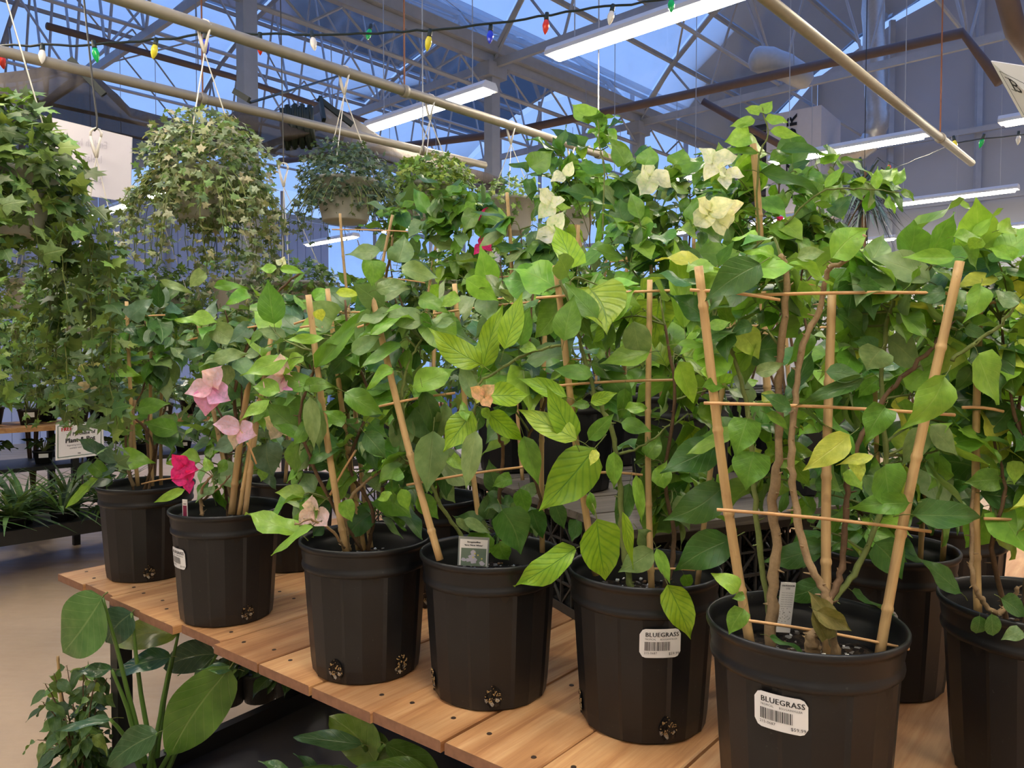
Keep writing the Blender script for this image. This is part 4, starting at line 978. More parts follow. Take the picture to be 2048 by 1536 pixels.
p5.blobs([(1230, 610, 130, 60, 22, .03, .08), (1280, 740, 130, 90, 24, .07, .06), (1330, 880, 110, 90, 20, .08, .05), (1340, 1010, 90, 60, 12, .06, .05), (1420, 780, 60, 90, 10, .04, .06), (1130, 600, 60, 40, 8, .02, .06)], (.065, .11), 'gggdllcp', cap=290)

# ---- P4 ----
X, Y = -.046, 1.595
p4 = Plant('potted_bougainvillea', 'black pot holding the white-flower picture tag, a dark leaf hanging over its right rim', X, Y, FZ, 2.0, (angc(X, Y, 3), angc(X, Y, -74)), seed=4)
p4.stake((880, 1120), (742, 594), 1.50, 1.55, .0064); p4.stake((968, 1110), (906, 568), 1.62, 1.64, .0060); p4.stake((1085, 1105), (1090, 600), 1.63, 1.66, .0055)
for a, b, d in (((866, 628), (1095, 602), 1.62), ((758, 813), (910, 786), 1.53), ((813, 970), (1045, 934), 1.55), ((715, 655), (830, 625), 1.54)): p4.bar(a, b, d)
p4.stem([(940, 1110, 1.6), (915, 1060, 1.58), (880, 1010, 1.56), (860, 960, 1.55), (820, 900, 1.55), (805, 780, 1.54), (825, 710, 1.54), (850, 670, 1.54)], .0045, .0025, 'stem')
p4.stem([(1000, 1110, 1.62), (1000, 1000, 1.58), (1005, 900, 1.55), (1000, 880, 1.5), (985, 830, 1.5)], .0045, .0025, 'bark')
p4.stem([(1040, 1100, 1.62), (1080, 1000, 1.6), (1050, 900, 1.6), (1090, 800, 1.6), (1060, 700, 1.62), (1070, 540, 1.63)], .0045, .0025, 'bark')
for base, tip, w, col in C4([(655, 800, 885, 670, 150, 'l'), (545, 690, 385, 785, 80, 'l'), (305, 600, 470, 500, 100, 'p'), (720, 420, 485, 360, 150, 'p'), (590, 95, 805, 140, 110, 'p'), (445, 235, 630, 180, 100, 'p'), (420, 60, 420, 210, 130, 'g'), (780, 1060, 745, 1430, 200, 'p'), (720, 820, 790, 1140, 120, 'd'),
    (850, 900, 830, 1170, 120, 'p'), (600, 1300, 530, 1340, 80, 'g'), (590, 1400, 640, 1530, 85, 'l'), (880, 1210, 950, 1290, 80, 'l'), (540, 1430, 430, 1455, 60, 'l'), (1240, 1340, 1120, 1375, 90, 'g'), (380, 1070, 500, 1220, 130, 'd'), (260, 830, 500, 940, 140, 'g'), (700, 280, 860, 330, 120, 'g'), (760, 210, 830, 300, 80, 'l'), (970, 170, 1170, 300, 130, 'l'),
    (930, 270, 820, 330, 90, 'l'), (1060, 620, 990, 540, 60, 'l'), (700, 380, 790, 460, 80, 'g'), (900, 420, 780, 440, 70, 'p')]):
    p4.leaf(base, tip, w, col, d=p4.r.uniform(1.49, 1.54), dd=p4.r.uniform(-.03, .03))
for base, tip, w, col, D in C7([(1085, 870, 683, 1055, 185, 'c', 1.40), (655, 640, 770, 910, 225, 'd', 1.45), (760, 520, 800, 680, 110, 'g', 1.5), (385, 695, 475, 785, 50, 'p', 1.5), (430, 700, 600, 780, 70, 'p', 1.48), (640, 830, 690, 960, 130, 'g', 1.48), (830, 640, 900, 830, 140, 'd', 1.55), (960, 600, 1020, 760, 100, 'd', 1.55), (1090, 700, 1060, 830, 90, 'd', 1.53), (160, 560, 290, 700, 120, 'g', 1.52)]):
    p4.leaf(base, tip, w, col, d=D, dd=p4.r.uniform(-.02, .02))
p4.blobs([(830, 640, 90, 60, 18, .0, .08), (960, 640, 90, 60, 16, .02, .08), (880, 780, 110, 80, 20, .05, .06), (870, 910, 80, 60, 14, .05, .06), (1010, 1000, 70, 60, 10, .03, .06), (1050, 760, 60, 90, 12, .04, .06)], (.065, .105), 'ggddlpp', cap=280)
stake_tag(p4, 947, 1103, 1.50, 62, 62, 'pic')

# ---- P3 ----
X, Y = -.327, 1.715
p3 = Plant('potted_bougainvillea', 'black pot with two speckled drain holes in view and a dark-streaked cane', X, Y, FZ, .7, (angc(X, Y, -32), angc(X, Y, 37)), seed=3)
p3.stake((692, 1104), (614, 590), 1.64, 1.62, .0078); p3.stake((728, 1100), (652, 578), 1.72, 1.74, .0058); p3.stake((742, 1095), (690, 600), 1.78, 1.84, .0058); p3.stake((716, 1100), (685, 640), 1.76, 1.80, .005)
for a, b, d in (((588, 648), (684, 624), 1.70), ((600, 655), (645, 655), 1.66), ((684, 626), (760, 628), 1.8), ((660, 990), (712, 900), 1.66)): p3.bar(a, b, d)
p3.stem([(700, 1102, 1.68), (690, 1030, 1.66), (715, 980, 1.66), (760, 940, 1.64)], .006, .003, 'bark_pale')
p3.stem([(735, 1100, 1.72), (745, 1020, 1.7), (700, 930, 1.7), (740, 800, 1.7), (700, 700, 1.7), (690, 600, 1.7)], .005, .0025, 'bark')
p3.stem([(690, 1095, 1.62), (660, 1060, 1.56), (620, 1040, 1.52), (590, 1050, 1.5)], .003, .002, 'bark_pale')
p3.stem([(725, 1100, 1.72), (650, 980, 1.66), (600, 850, 1.64), (620, 760, 1.64), (640, 700, 1.64)], .005, .0025, 'bark')
def C3(l): return [((a/2.926, 500+b/2.926), (c/2.926, 500+d/2.926), w/2.926, col) for a, b, c, d, w, col in l]
for base, tip, w, col in C4([(95, 690, 410, 285, 115, 'g'), (60, 860, 80, 1175, 100, 'p'), (300, 590, 150, 740, 120, 'd'), (20, 620, -110, 700, 90, 'l'), (210, 250, 360, 260, 60, 'y'), (100, 350, 130, 420, 70, 'y'), (20, 800, 190, 790, 90, 'g'), (260, 1010, 150, 940, 90, 'g')])+C3([(1695, 640, 1383, 715, 120, 'l'), (1640, 830, 1455, 785, 110, 'l'), (1830, 800, 1640, 700, 120, 'g'), (1850, 870, 1830, 1175, 95, 'p'), (1580, 880, 1390, 985, 80, 'l'), (1900, 520, 1640, 515, 60, 'l'), (1800, 1010, 1700, 1130, 90, 'g')]):
    p3.leaf(base, tip, w, col, d=p3.r.uniform(1.56, 1.64), dd=p3.r.uniform(-.03, .03))
p3.leaf((596, 1066), (500, 1002), 56, 'l', d=1.53, face=(0, -.7, 1)); p3.leaf((624, 1052), (536, 1106), 30, 'l', d=1.5, face=(0, -.6, 1)); p3.leaf((690, 1000), (705, 1045), 34, 'l', d=1.6); p3.leaf((640, 1010), (560, 1085), 40, 'g', d=1.55)
p3.flower(628, 1022, .045, (.86, .62, .64), 3, 1.55, (0, -.2, -.5), 'pale pink papery flower'); p3.flower(570, 752, .055, [PALE, PINK, PALE], 3, 1.62, (.2, -.2, -.7), 'pink papery flower')
p3.blobs([(620, 660, 80, 60, 16, .02, .09), (700, 700, 90, 80, 22, .04, .08), (620, 820, 90, 80, 20, .02, .08), (730, 850, 80, 90, 20, .02, .08), (660, 950, 90, 60, 18, 0, .07), (760, 980, 60, 50, 10, 0, .07), (760, 740, 60, 60, 10, .03, .06)], (.06, .10), 'gggddllp', cap=290)

# ---- P2 ----
X, Y = -.767, 2.06
p2 = Plant('potted_bougainvillea', 'black pot with bundled canes, pale pink bracts and a small label at its left edge', X, Y, FZ, .2, (angc(X, Y, 24),), (angc(X, Y, -64), .175), seed=2)
p2.stake((490, 1030), (549, 624), 1.980, 2.020, .0062); p2.stake((478, 1030), (520, 800), 1.990, 2.040, .0058); p2.stake((463, 1028), (500, 760), 2.010, 2.020, .008); p2.stake((470, 1025), (394, 642), 2.080, 2.120, .0062)
p2.bar((494, 885), (513, 928), 1.940); p2.bar((375, 680), (560, 645), 2.050)
p2.stem([(405, 1030, 1.990), (402, 985, 1.990), (425, 950, 1.980)], .005, .003, 'bark_pale'); p2.stem([(470, 1030, 2.020), (480, 900, 2.040), (470, 780, 2.060), (500, 680, 2.060), (540, 600, 2.060), (600, 545, 2.040)], .006, .0028, 'bark'); p2.stem([(405, 1000, 2.000), (440, 975, 2.000), (460, 950, 2.000)], .003, .002, 'bark_pale')
auto_stems(p2, [(400, 680), (520, 700), (450, 620)])
for base, tip, w, col in C3([(1210, 590, 1010, 590, 70, 'b'), (1130, 380, 1270, 420, 90, 'l'), (1200, 660, 1180, 740, 80, 'g'), (1250, 640, 1440, 595, 100, 'p'), (1080, 1400, 888, 1480, 60, 'l'), (1560, 1130, 1600, 1335, 180, 'b'), (1400, 1090, 1240, 1170, 120, 'b'), (1230, 1290, 1190, 1210, 60, 'l'), (1330, 1230, 1260, 1310, 70, 'g'), (1200, 130, 1100, 220, 90, 'p'), (1250, 215, 1430, 200, 60, 'g'), (940, 180, 1130, 250, 50, 'p'), (1620, 110, 1510, 100, 60, 'l'), (1640, 110, 1780, 130, 55, 'l')]):
    p2.leaf(base, tip, w, col, d=p2.r.uniform(1.920, 2.000))
p2.flower(425, 775, .075, [PINK, (.80, .44, .74), PALE, PALE], 4, 1.910, (0, -.2, -.5), 'large pink papery flower'); p2.flower(480, 858, .06, [PALE, PALE, (.86, .66, .62)], 3, 1.910, (-.2, -.2, -.6), 'pale pink papery flower'); p2.flower(372, 932, .045, MAG, 3, 1.900, (-.1, -.2, -.1), 'magenta papery flower'); p2.flower(375, 958, .04, MAG, 3, 1.890, (-.3, -.2, -.3), 'magenta papery flower')
p2.flower(562, 850, .05, (.55, .46, .34), 3, 1.920, (0, -.2, -.7), 'faded beige flower'); p2.flower(565, 528, .02, CREAM, 3, 2.010, (0, 0, .8), 'cream flower bud')
p2.blobs([(450, 640, 90, 50, 20, 0, .12), (480, 700, 100, 60, 22, 0, .12), (430, 830, 60, 60, 8, .05, .08), (560, 780, 70, 80, 18, .02, .1), (440, 950, 60, 40, 12, -.02, .08), (520, 900, 60, 70, 14, .04, .08), (560, 600, 80, 40, 12, .02, .1)], (.055, .095), 'ggddlppb', cap=280)
stake_tag(p2, 370, 1016, 1.945, 10, 36, 'red')

# ---- P1 ----
X, Y = -1.165, 2.45
p1 = Plant('potted_bougainvillea', 'black pot at the far left corner of the table, one drain hole', X, Y, FZ, 1.7, (angc(X, Y, 2),), seed=1)
p1.stake((276, 972), (251, 603), 2.410, 2.410, .0058); p1.stake((305, 972), (302, 668), 2.440, 2.440, .0058); p1.stake((322, 970), (326, 740), 2.490, 2.490, .0052)
p1.bar((283, 968), (360, 955), 2.360); p1.bar((235, 640), (330, 630), 2.410)
p1.stem([(268, 972, 2.390), (255, 935, 2.390), (262, 880, 2.390), (270, 800, 2.390)], .006, .004, 'bark_pale'); auto_stems(p1, [(230, 700), (290, 640), (340, 700), (300, 800)])
for base, tip, w, col in C3([(760, 400, 860, 275, 130, 'b'), (720, 480, 520, 425, 60, 'b'), (560, 620, 390, 615, 50, 'l'), (620, 700, 815, 720, 95, 'l'), (700, 840, 430, 1000, 130, 'b'), (560, 860, 345, 940, 60, 'p'), (715, 1210, 885, 1225, 125, 'l'), (600, 1170, 690, 1250, 90, 'b'), (540, 1250, 650, 1330, 90, 'g'), (570, 1335, 405, 1425, 60, 'l'), (520, 1380, 368, 1515, 55, 'l'), (800, 930, 990, 890, 110, 'g'), (1040, 1060, 830, 1000, 120, 'g'), (660, 520, 530, 500, 80, 'g'), (640, 500, 700, 600, 70, 'l')]):
    p1.leaf(base, tip, w, col, d=p1.r.uniform(2.310, 2.380))
p1.flower(186, 735, .05, (.62, .60, .36), 3, 2.310, (0, -.2, -.6), 'cream papery flower'); p1.flower(180, 772, .04, (.66, .58, .46), 2, 2.310, (-.5, 0, 0), 'cream papery flower')
p1.blobs([(290, 650, 100, 40, 26, 0, .14), (250, 740, 100, 60, 24, 0, .14), (330, 760, 70, 60, 18, 0, .12), (290, 850, 90, 50, 18, 0, .12), (240, 930, 60, 35, 10, -.02, .1), (340, 690, 60, 60, 12, .04, .1)], (.06, .10), 'ggdddbbp', cap=290)

# ---- P7 right edge ----
X, Y = .862, 1.255
p7 = Plant('potted_bougainvillea', 'black pot cut by the right frame edge, two small round leaves on its rim', X, Y, FZ, 2.6, seed=7)
p7.stake((1956, 1235), (1957, 560), 1.24, 1.26, .0066); p7.stake((2070, 1240), (2120, 560), 1.24, 1.24, .006)
p7.bar((1924, 815), (2007, 823), 1.22); p7.bar((1968, 1037), (2110, 1052), 1.22); p7.bar((1940, 610), (2130, 600), 1.25)
p7.stem([(1995, 1228, 1.22), (1968, 1205, 1.22), (1945, 1160, 1.22), (1942, 1090, 1.23), (1950, 950, 1.24)], .005, .0028, 'bark_pale'); p7.stem([(1995, 1228, 1.22), (2020, 1205, 1.22), (2035, 1175, 1.21)], .005, .003, 'bark_pale'); auto_stems(p7, [(2000, 640), (2060, 700), (2090, 560), (1980, 850), (2060, 950)])
p7.leaf(C9(845, 1160), C9(614, 935), 44, 'd', d=1.17); p7.leaf(C9(960, 1300), C9(945, 1410), 34, 'd', d=1.13, shape='round'); p7.leaf(C9(1035, 1290), C9(1050, 1425), 34, 'd', d=1.12, shape='round'); p7.leaf(C9(1215, 1390), C9(1105, 1440), 30, 'p', d=1.13); p7.leaf(C9(1090, 1195), C9(1260, 1310), 46, 'd', d=1.16); p7.leaf(C9(1160, 365), C9(1172, 510), 33, 'l', d=1.2)
p7.leaf(C9(1080, 480), C9(880, 500), 48, 'g', d=1.22); p7.leaf(C9(960, 560), C9(1240, 560), 60, 'd', d=1.24); p7.leaf(C9(960, 410), C9(590, 350), 80, 'd', d=1.3)
p7.blobs([(1960, 500, 90, 50, 20, .02, .08), (2020, 600, 80, 70, 24, .02, .08), (2010, 740, 70, 80, 22, .02, .08), (2020, 880, 70, 70, 18, .02, .08), (2030, 980, 60, 50, 14, .0, .08), (2120, 800, 90, 250, 40, .02, .1)], (.06, .10), 'gggddlly', cap=290)

# ---- second row on the table ----
def back(name, label, X, Y, z, seed, tops, bl, stakes=(), bars=(), size=(.06, .10), cols='ggddlp', hue=(1, 1, 1), holes=(), plab=None, cap=260, perbr=5):
    p = Plant(name, label, X, Y, z, seed*.7 % 3, holes, plab, seed=seed, hue=hue)
    for s_ in stakes: p.stake(s_[0], s_[1], *(s_[2:] if len(s_) > 2 else ()))
    for b in bars: p.bar(*b)
    auto_stems(p, tops); p.blobs(bl, size, cols, cap=cap, perbr=perbr); return p
b1 = back('potted_bougainvillea', 'black pot in the row behind, between the corner pots and the dark-streaked cane', -.735, 2.56, FZ, 21, [(540, 640), (600, 680), (560, 800)],
    [(560, 650, 90, 50, 24, 0, .1), (580, 740, 90, 60, 22, 0, .1), (560, 880, 60, 60, 16, 0, .1), (500, 640, 50, 50, 10, 0, .1)], [((600, 960), (592, 618)), ((570, 965), (610, 640))], [((575, 652), (650, 650)), ((580, 660), (640, 640))], cols='ggdbbp')
b2 = back('potted_bougainvillea', 'black pot in the row behind, between the picture-tag pot and the two-hole pot', -.235, 2.215, FZ, 22, [(760, 640), (840, 700), (800, 830)],
    [(770, 650, 80, 50, 22, 0, .1), (850, 640, 60, 40, 14, 0, .1), (820, 740, 90, 60, 26, 0, .1), (800, 860, 90, 60, 22, 0, .1), (840, 940, 60, 40, 10, 0, .1), (760, 800, 60, 80, 12, 0, .1)], [((870, 985), (868, 570)), ((830, 985), (760, 660)), ((815, 985), (770, 700))], [((730, 655), (830, 655)), ((790, 850), (925, 860)), ((735, 745), (790, 740))], holes=(angc(-.235, 2.215, -5),))
b3 = back('potted_bougainvillea', 'black pot directly behind the largest pot and its right-hand neighbour', .79, 1.63, FZ, 23, [(1700, 700), (1800, 650), (1850, 900), (1740, 950)],
    [(1700, 760, 120, 70, 26, 0, .08), (1820, 760, 120, 80, 26, 0, .08), (1680, 900, 100, 60, 18, 0, .08), (1820, 930, 100, 60, 22, -.02, .08), (1760, 1040, 90, 40, 14, -.04, .08), (1850, 1000, 60, 40, 8, -.05, .05)], [((1885, 1130), (1895, 1020)), ((1770, 1140), (1740, 560)), ((1840, 1135), (1880, 600))], [((1690, 1134), (1780, 1140)), ((1640, 655), (1960, 640))], cols='ggdddlp', size=(.07, .12), plab=(angc(.79, 1.63, -4), .165))
b4 = back('potted_bougainvillea', 'black pot second from the right frame edge in the back row of the table', 1.06, 1.89, FZ, 24, [(1960, 620), (2040, 700), (1960, 850)],
    [(1950, 620, 90, 60, 22, 0, .1), (2040, 680, 60, 90, 18, 0, .1), (1960, 780, 90, 80, 22, 0, .1), (1950, 930, 80, 50, 16, 0, .1), (2040, 900, 60, 80, 12, 0, .1)], [((1985, 1070), (1990, 620)), ((1925, 1070), (1930, 640))], cols='gdddl', size=(.07, .11))
b5 = back('potted_bougainvillea', 'black pot behind the cane of the right-edge pot, its rim just above the others', 1.43, 1.75, FZ, 25, [(2100, 620)], [(2120, 700, 90, 150, 30, 0, .1)], cols='gddl')
b4.flower(1985, 860, .05, (.80, .52, .42), 2, 1.82, (0, 0, -.6), 'peach papery bract')

# ---- raised tier ----
def kp(p, q): r = KP(p, q, 0); return r.x, r.y
TI = [((.53, .15), 'black pot at the front of the raised grey shelf, over the picture-tag pot', 31, [(1040, 460), (1100, 520), (1150, 600), (1060, 680)],
       [(1050, 480, 80, 60, 24, 0, .1), (1130, 560, 90, 50, 26, 0, .1), (1060, 620, 80, 50, 22, 0, .1), (1160, 660, 80, 60, 22, 0, .1), (1090, 700, 70, 40, 10, 0, .1)], [((1078, 960), (1085, 560)), ((1120, 960), (1155, 450)), ((1045, 960), (1013, 385))], [((975, 600), (1130, 590)), ((1000, 720), (1180, 720))]),
      ((.2, .30), 'black pot on the near corner of the raised grey shelf', 32, [(1330, 480), (1390, 560), (1280, 560), (1420, 650)],
       [(1320, 500, 110, 70, 32, 0, .12), (1400, 580, 100, 60, 26, 0, .1), (1290, 620, 110, 60, 26, 0, .1), (1400, 690, 90, 60, 20, 0, .1), (1270, 720, 60, 50, 12, 0, .1), (1250, 450, 60, 40, 14, 0, .1)], [((1340, 930), (1300, 530)), ((1380, 930), (1385, 470))], [((1230, 590), (1420, 585))]),
      ((.5, .56), 'black pot second back on the raised grey shelf', 33, [(1240, 360), (1310, 400), (1380, 380)],
       [(1240, 400, 90, 50, 30, 0, .12), (1330, 420, 90, 60, 30, 0, .12), (1300, 340, 60, 30, 10, 0, .1), (1390, 400, 60, 60, 16, 0, .1)], [((1250, 800), (1255, 470)), ((1240, 800), (1150, 450))], [((1180, 530), (1320, 515))]),
      ((.2, .74), 'black pot at the right end of the raised grey shelf with the tallest shoots', 34, [(1510, 400), (1560, 330), (1500, 500), (1640, 440)],
       [(1500, 420, 80, 60, 30, 0, .1), (1580, 470, 100, 60, 28, 0, .1), (1640, 420, 90, 40, 18, 0, .1), (1500, 340, 60, 40, 14, 0, .08), (1590, 360, 50, 30, 8, 0, .08), (1560, 560, 90, 50, 18, 0, .1)], [((1545, 900), (1506, 288), 2.25, 2.2, .010), ((1590, 900), (1560, 480))], [((1440, 560), (1640, 570))]),
      ((.95, .17), 'black pot far along the left side of the raised grey shelf', 35, [(900, 420), (960, 430), (1000, 520)],
       [(880, 430, 80, 50, 30, 0, .12), (960, 430, 80, 60, 28, 0, .12), (960, 540, 80, 60, 24, 0, .1), (880, 530, 50, 50, 10, 0, .1)], [((1010, 820), (1045, 520)), ((1030, 820), (1020, 500))], [((940, 560), (1080, 550))]),
      ((.95, .56), 'black pot in the middle of the raised grey shelf, mostly hidden', 36, [(1120, 330), (1190, 260), (1180, 400)],
       [(1110, 350, 70, 50, 26, 0, .12), (1190, 380, 90, 50, 28, 0, .12), (1100, 430, 80, 40, 18, 0, .1), (1195, 300, 35, 50, 14, 0, .06)], [((1190, 800), (1215, 480))], []),
      ((.62, .93), 'black pot behind the tallest shoots on the raised grey shelf', 37, [(1430, 340), (1660, 380), (1740, 370)],
       [(1430, 340, 60, 40, 16, 0, .1), (1700, 380, 70, 24, 12, 0, .08), (1780, 370, 50, 24, 9, 0, .06), (1630, 330, 60, 40, 12, 0, .1), (1470, 470, 80, 60, 16, 0, .1)], [], [])]
tiers = []
for (pq, lb, sd, tops, bl, st, br) in TI:
    x, y = kp(*pq); tiers.append(back('potted_bougainvillea', lb, x, y, UZ, sd, tops, bl, st, br, cols='gggdll' if sd in (32, 34, 36) else 'ggddlp', size=(.07, .115), cap=210))
t1, t2, t3, t4, t5, t6, t7 = tiers
c1 = back('potted_bougainvillea', 'plant on a high separate crate with a sparse trellis against the blue window', -.42, 2.95, TABLE+.335, 38, [(715, 480), (790, 440), (760, 540)],
    [(720, 560, 60, 40, 12, 0, .1), (790, 470, 70, 40, 10, 0, .1), (830, 440, 60, 40, 14, 0, .1), (860, 560, 50, 40, 8, 0, .1)], [((700, 640), (681, 427), 2.8, 2.8), ((745, 640), (786, 430), 2.8, 2.8), ((850, 640), (882, 437), 2.85, 2.85)], [((664, 459), (845, 465), 2.77), ((764, 556), (850, 566), 2.77)], cap=120)
for base, tip, w, col in [((762, 503), (688, 503), 36, 'p'), ((795, 525), (805, 465), 52, 'p'), ((803, 528), (875, 552), 34, 'b'), ((760, 520), (740, 580), 42, 'g'), ((752, 590), (820, 575), 50, 'p')]: c1.leaf(base, tip, w, col, d=2.5)
c1.stem([(775, 640, 2.7), (772, 560, 2.6), (782, 500, 2.52), (785, 470, 2.5)], .006, .003, 'bark_pale')
WF = 'white papery flower'
t3.flower(1300, 352, .075, WHT, 3, 2.2, (0, -.2, -.6), WF); t6.flower(1102, 405, .055, WHT, 3, 2.3, (-.3, -.2, -.1), WF); t6.flower(1108, 465, .062, WHT, 3, 2.25, (0, -.2, -.4), WF); t6.flower(1130, 352, .05, WHT, 2, 2.35, (-.2, 0, .5), WF)
t4.flower(1418, 425, .07, CREAM, 4, 2.0, (0, -.2, -.4), 'cream papery flower'); t4.flower(1445, 420, .06, CREAM, 3, 2.02, (.2, -.2, -.3), 'cream papery flower'); t4.flower(1425, 325, .06, WHT, 3, 2.1, (0, -.1, .2), WF); t4.flower(1450, 350, .05, WHT, 3, 2.1, (.3, -.1, -.4), WF)
t5.flower(968, 432, .03, MAG, 2, 2.6, (0, 0, .5), 'magenta flower'); t5.flower(965, 490, .04, MAG, 3, 2.6, (0, 0, -.3), 'magenta flower'); t7.flower(1562, 452, .035, MAG, 3, 2.3, (0, 0, .1), 'magenta flower'); p5.flower(968, 795, .03, (.72, .45, .27), 3, 1.36, (0, 0, .6), 'peach bud')
for base, tip, w, col in [((1380, 510), (1490, 500), 70, 'l'), ((1380, 545), (1310, 500), 60, 'l'), ((1255, 520), (1345, 480), 70, 'd'), ((1250, 445), (1240, 395), 50, 'd'), ((1060, 335), (1105, 300), 50, 'g'), ((1250, 330), (1225, 285), 45, 'g'), ((1290, 330), (1300, 290), 45, 'g'), ((1350, 330), (1365, 292), 44, 'g')]: t3.leaf(base, tip, w, col, d=2.1)
for base, tip, w, col in [((1522, 225), (1545, 200), 26, 'l'), ((1520, 225), (1490, 215), 24, 'l'), ((1510, 240), (1460, 250), 26, 'l'), ((1530, 240), (1580, 235), 26, 'l'), ((1540, 262), (1605, 270), 24, 'l'), ((1500, 270), (1450, 280), 50, 'l'), ((1515, 305), (1390, 300), 24, 'g'), ((1560, 300), (1650, 300), 30, 'd'), ((1540, 320), (1590, 300), 28, 'g'), ((1520, 345), (1660, 370), 36, 'd'), ((1650, 375), (1690, 330), 20, 'l'), ((1750, 380), (1760, 330), 22, 'l'), ((1790, 370), (1812, 330), 22, 'l'), ((1800, 385), (1835, 395), 20, 'g'), ((1770, 400), (1800, 420), 26, 'l'), ((1700, 380), (1730, 400), 22, 'g')]: t4.leaf(base, tip, w, col, d=2.15)
t4.stem([(1520, 500, 2.2), (1515, 330, 2.15), (1535, 270, 2.15), (1525, 215, 2.15)], .0035, .0015, 'stem'); t4.stem([(1570, 450, 2.2), (1640, 385, 2.15), (1720, 378, 2.15), (1800, 385, 2.15)], .003, .0012, 'stem')
t6.stem([(1205, 480, 2.3), (1208, 350, 2.3), (1200, 300, 2.3), (1195, 240, 2.3)], .003, .0013, 'stem')
stake_tag(t1, 1120, 735, 2.1, 12, 50, 'back')

for p_ in PLANTS: p_.finish()
ORD = 'first second third fourth fifth sixth seventh eighth ninth tenth eleventh twelfth thirteenth fourteenth fifteenth sixteenth seventeenth'.split()
# ================= IVY AND HANGING BASKETS =================
def foliage_mesh(name, items, mat):
    """items: (matrix, colour); one joined mesh of small lobed leaves"""
    T = np.array([(0, .3, .04)]+[(x, y, -.08*(abs(x)+abs(y-.3))) for x, y in IVY[::1]], np.float32); n = len(T); nt = n-1
    F = np.array([(0, 1+i, 1+(i+1) % nt) for i in range(nt)], np.int32)
    N = len(items); Ms = np.array([[list(r) for r in m] for m, c in items], np.float32)
    vv = np.einsum('nij,vj->nvi', Ms[:, :3, :3], T)+Ms[:, None, :3, 3]
    me = bpy.data.meshes.new(name); me.vertices.add(N*n); me.vertices.foreach_set('co', vv.ravel())
    ff = (F[None]+(np.arange(N)*n)[:, None, None]).reshape(-1, 3); nf = len(ff)
    me.loops.add(nf*3); me.loops.foreach_set('vertex_index', ff.ravel().astype(np.int32)); me.polygons.add(nf); me.polygons.foreach_set('loop_start', np.arange(nf, dtype=np.int32)*3); me.polygons.foreach_set('loop_total', np.full(nf, 3, np.int32))
    me.materials.append(mat); at = me.color_attributes.new('Col', 'FLOAT_COLOR', 'POINT')
    cs = np.repeat(np.array([list(c)+[1] for m, c in items], np.float32), n, 0); at.data.foreach_set('color', cs.ravel())
    uvl = me.uv_layers.new(name='UVMap'); uu = np.array([(.5+t[0]*.8, min(1, max(0, t[1]))) for t in T], np.float32); uvl.data.foreach_set('uv', uu[(ff % n).ravel()].ravel())
    me.update(); me.validate(); return me
def foliage(root, items, n_obj, name='foliage', mat=None):
    items.sort(key=lambda t: t[0].translation.length)
    near, far = items[:n_obj], items[n_obj:]
    for m, c in near: put('leaf', LM['ivy'][rnd.randrange(5)], root, m, c)
    if far:
        o = put(name, foliage_mesh(name, far, mat or M['leaf_vc']), root); o['kind'] = 'stuff'
def ivy_leafmat(p, out, r, size):
    d = V(out)*.5+V((r.uniform(-1, 1), r.uniform(-1, 1), r.uniform(-1.0, .3)))*.8; n = V(out)+V((0, -.3, .5))+V((r.uniform(-1, 1), r.uniform(-1, 1), r.uniform(-1, 1)))*.5
    s = size*r.uniform(.6, 1.25); return frame(p, d, n, s, r.uniform(.9, 1.15))
basket_me = MB().lathe([(.0005, 0), (.085, 0), (.09, .006), (.125, .15), (.134, .152), (.134, .165), (.126, .166), (.12, .15), (.10, .12), (.0005, .12)], 28)
def hanger(root, top, ctr, rimz, rr=.13, mat='plastic', hook=True, spread=0.0):
    """plastic hook at top, three thin rods to the basket rim"""
    m = MB()
    if hook:
        arc = [top+V((.022*math.cos(a)+0, 0, .022*math.sin(a)+.0)) for a in [R(x) for x in (200, 160, 120, 90, 50, 10, -30)]]
        m.tube(arc, .0045, 6); m.tube([arc[0], top+V((-.012, 0, -.05)), top+V((0, 0, -.09))], [.0045, .007, .006], 6); m.tube([arc[-1], top+V((.008, 0, -.05)), top+V((0, 0, -.09))], [.0035, .005, .006], 6)
        m.obj('hanger_hook', M[mat], root, True); top = top+V((0, 0, -.09))
    for k in range(3):
        a = R(25+120*k+spread); MB().tube([top, V((ctr.x+rr*math.cos(a), ctr.y+rr*math.sin(a), rimz))], .0022, 5).obj('hanger_rod', M[mat], root)
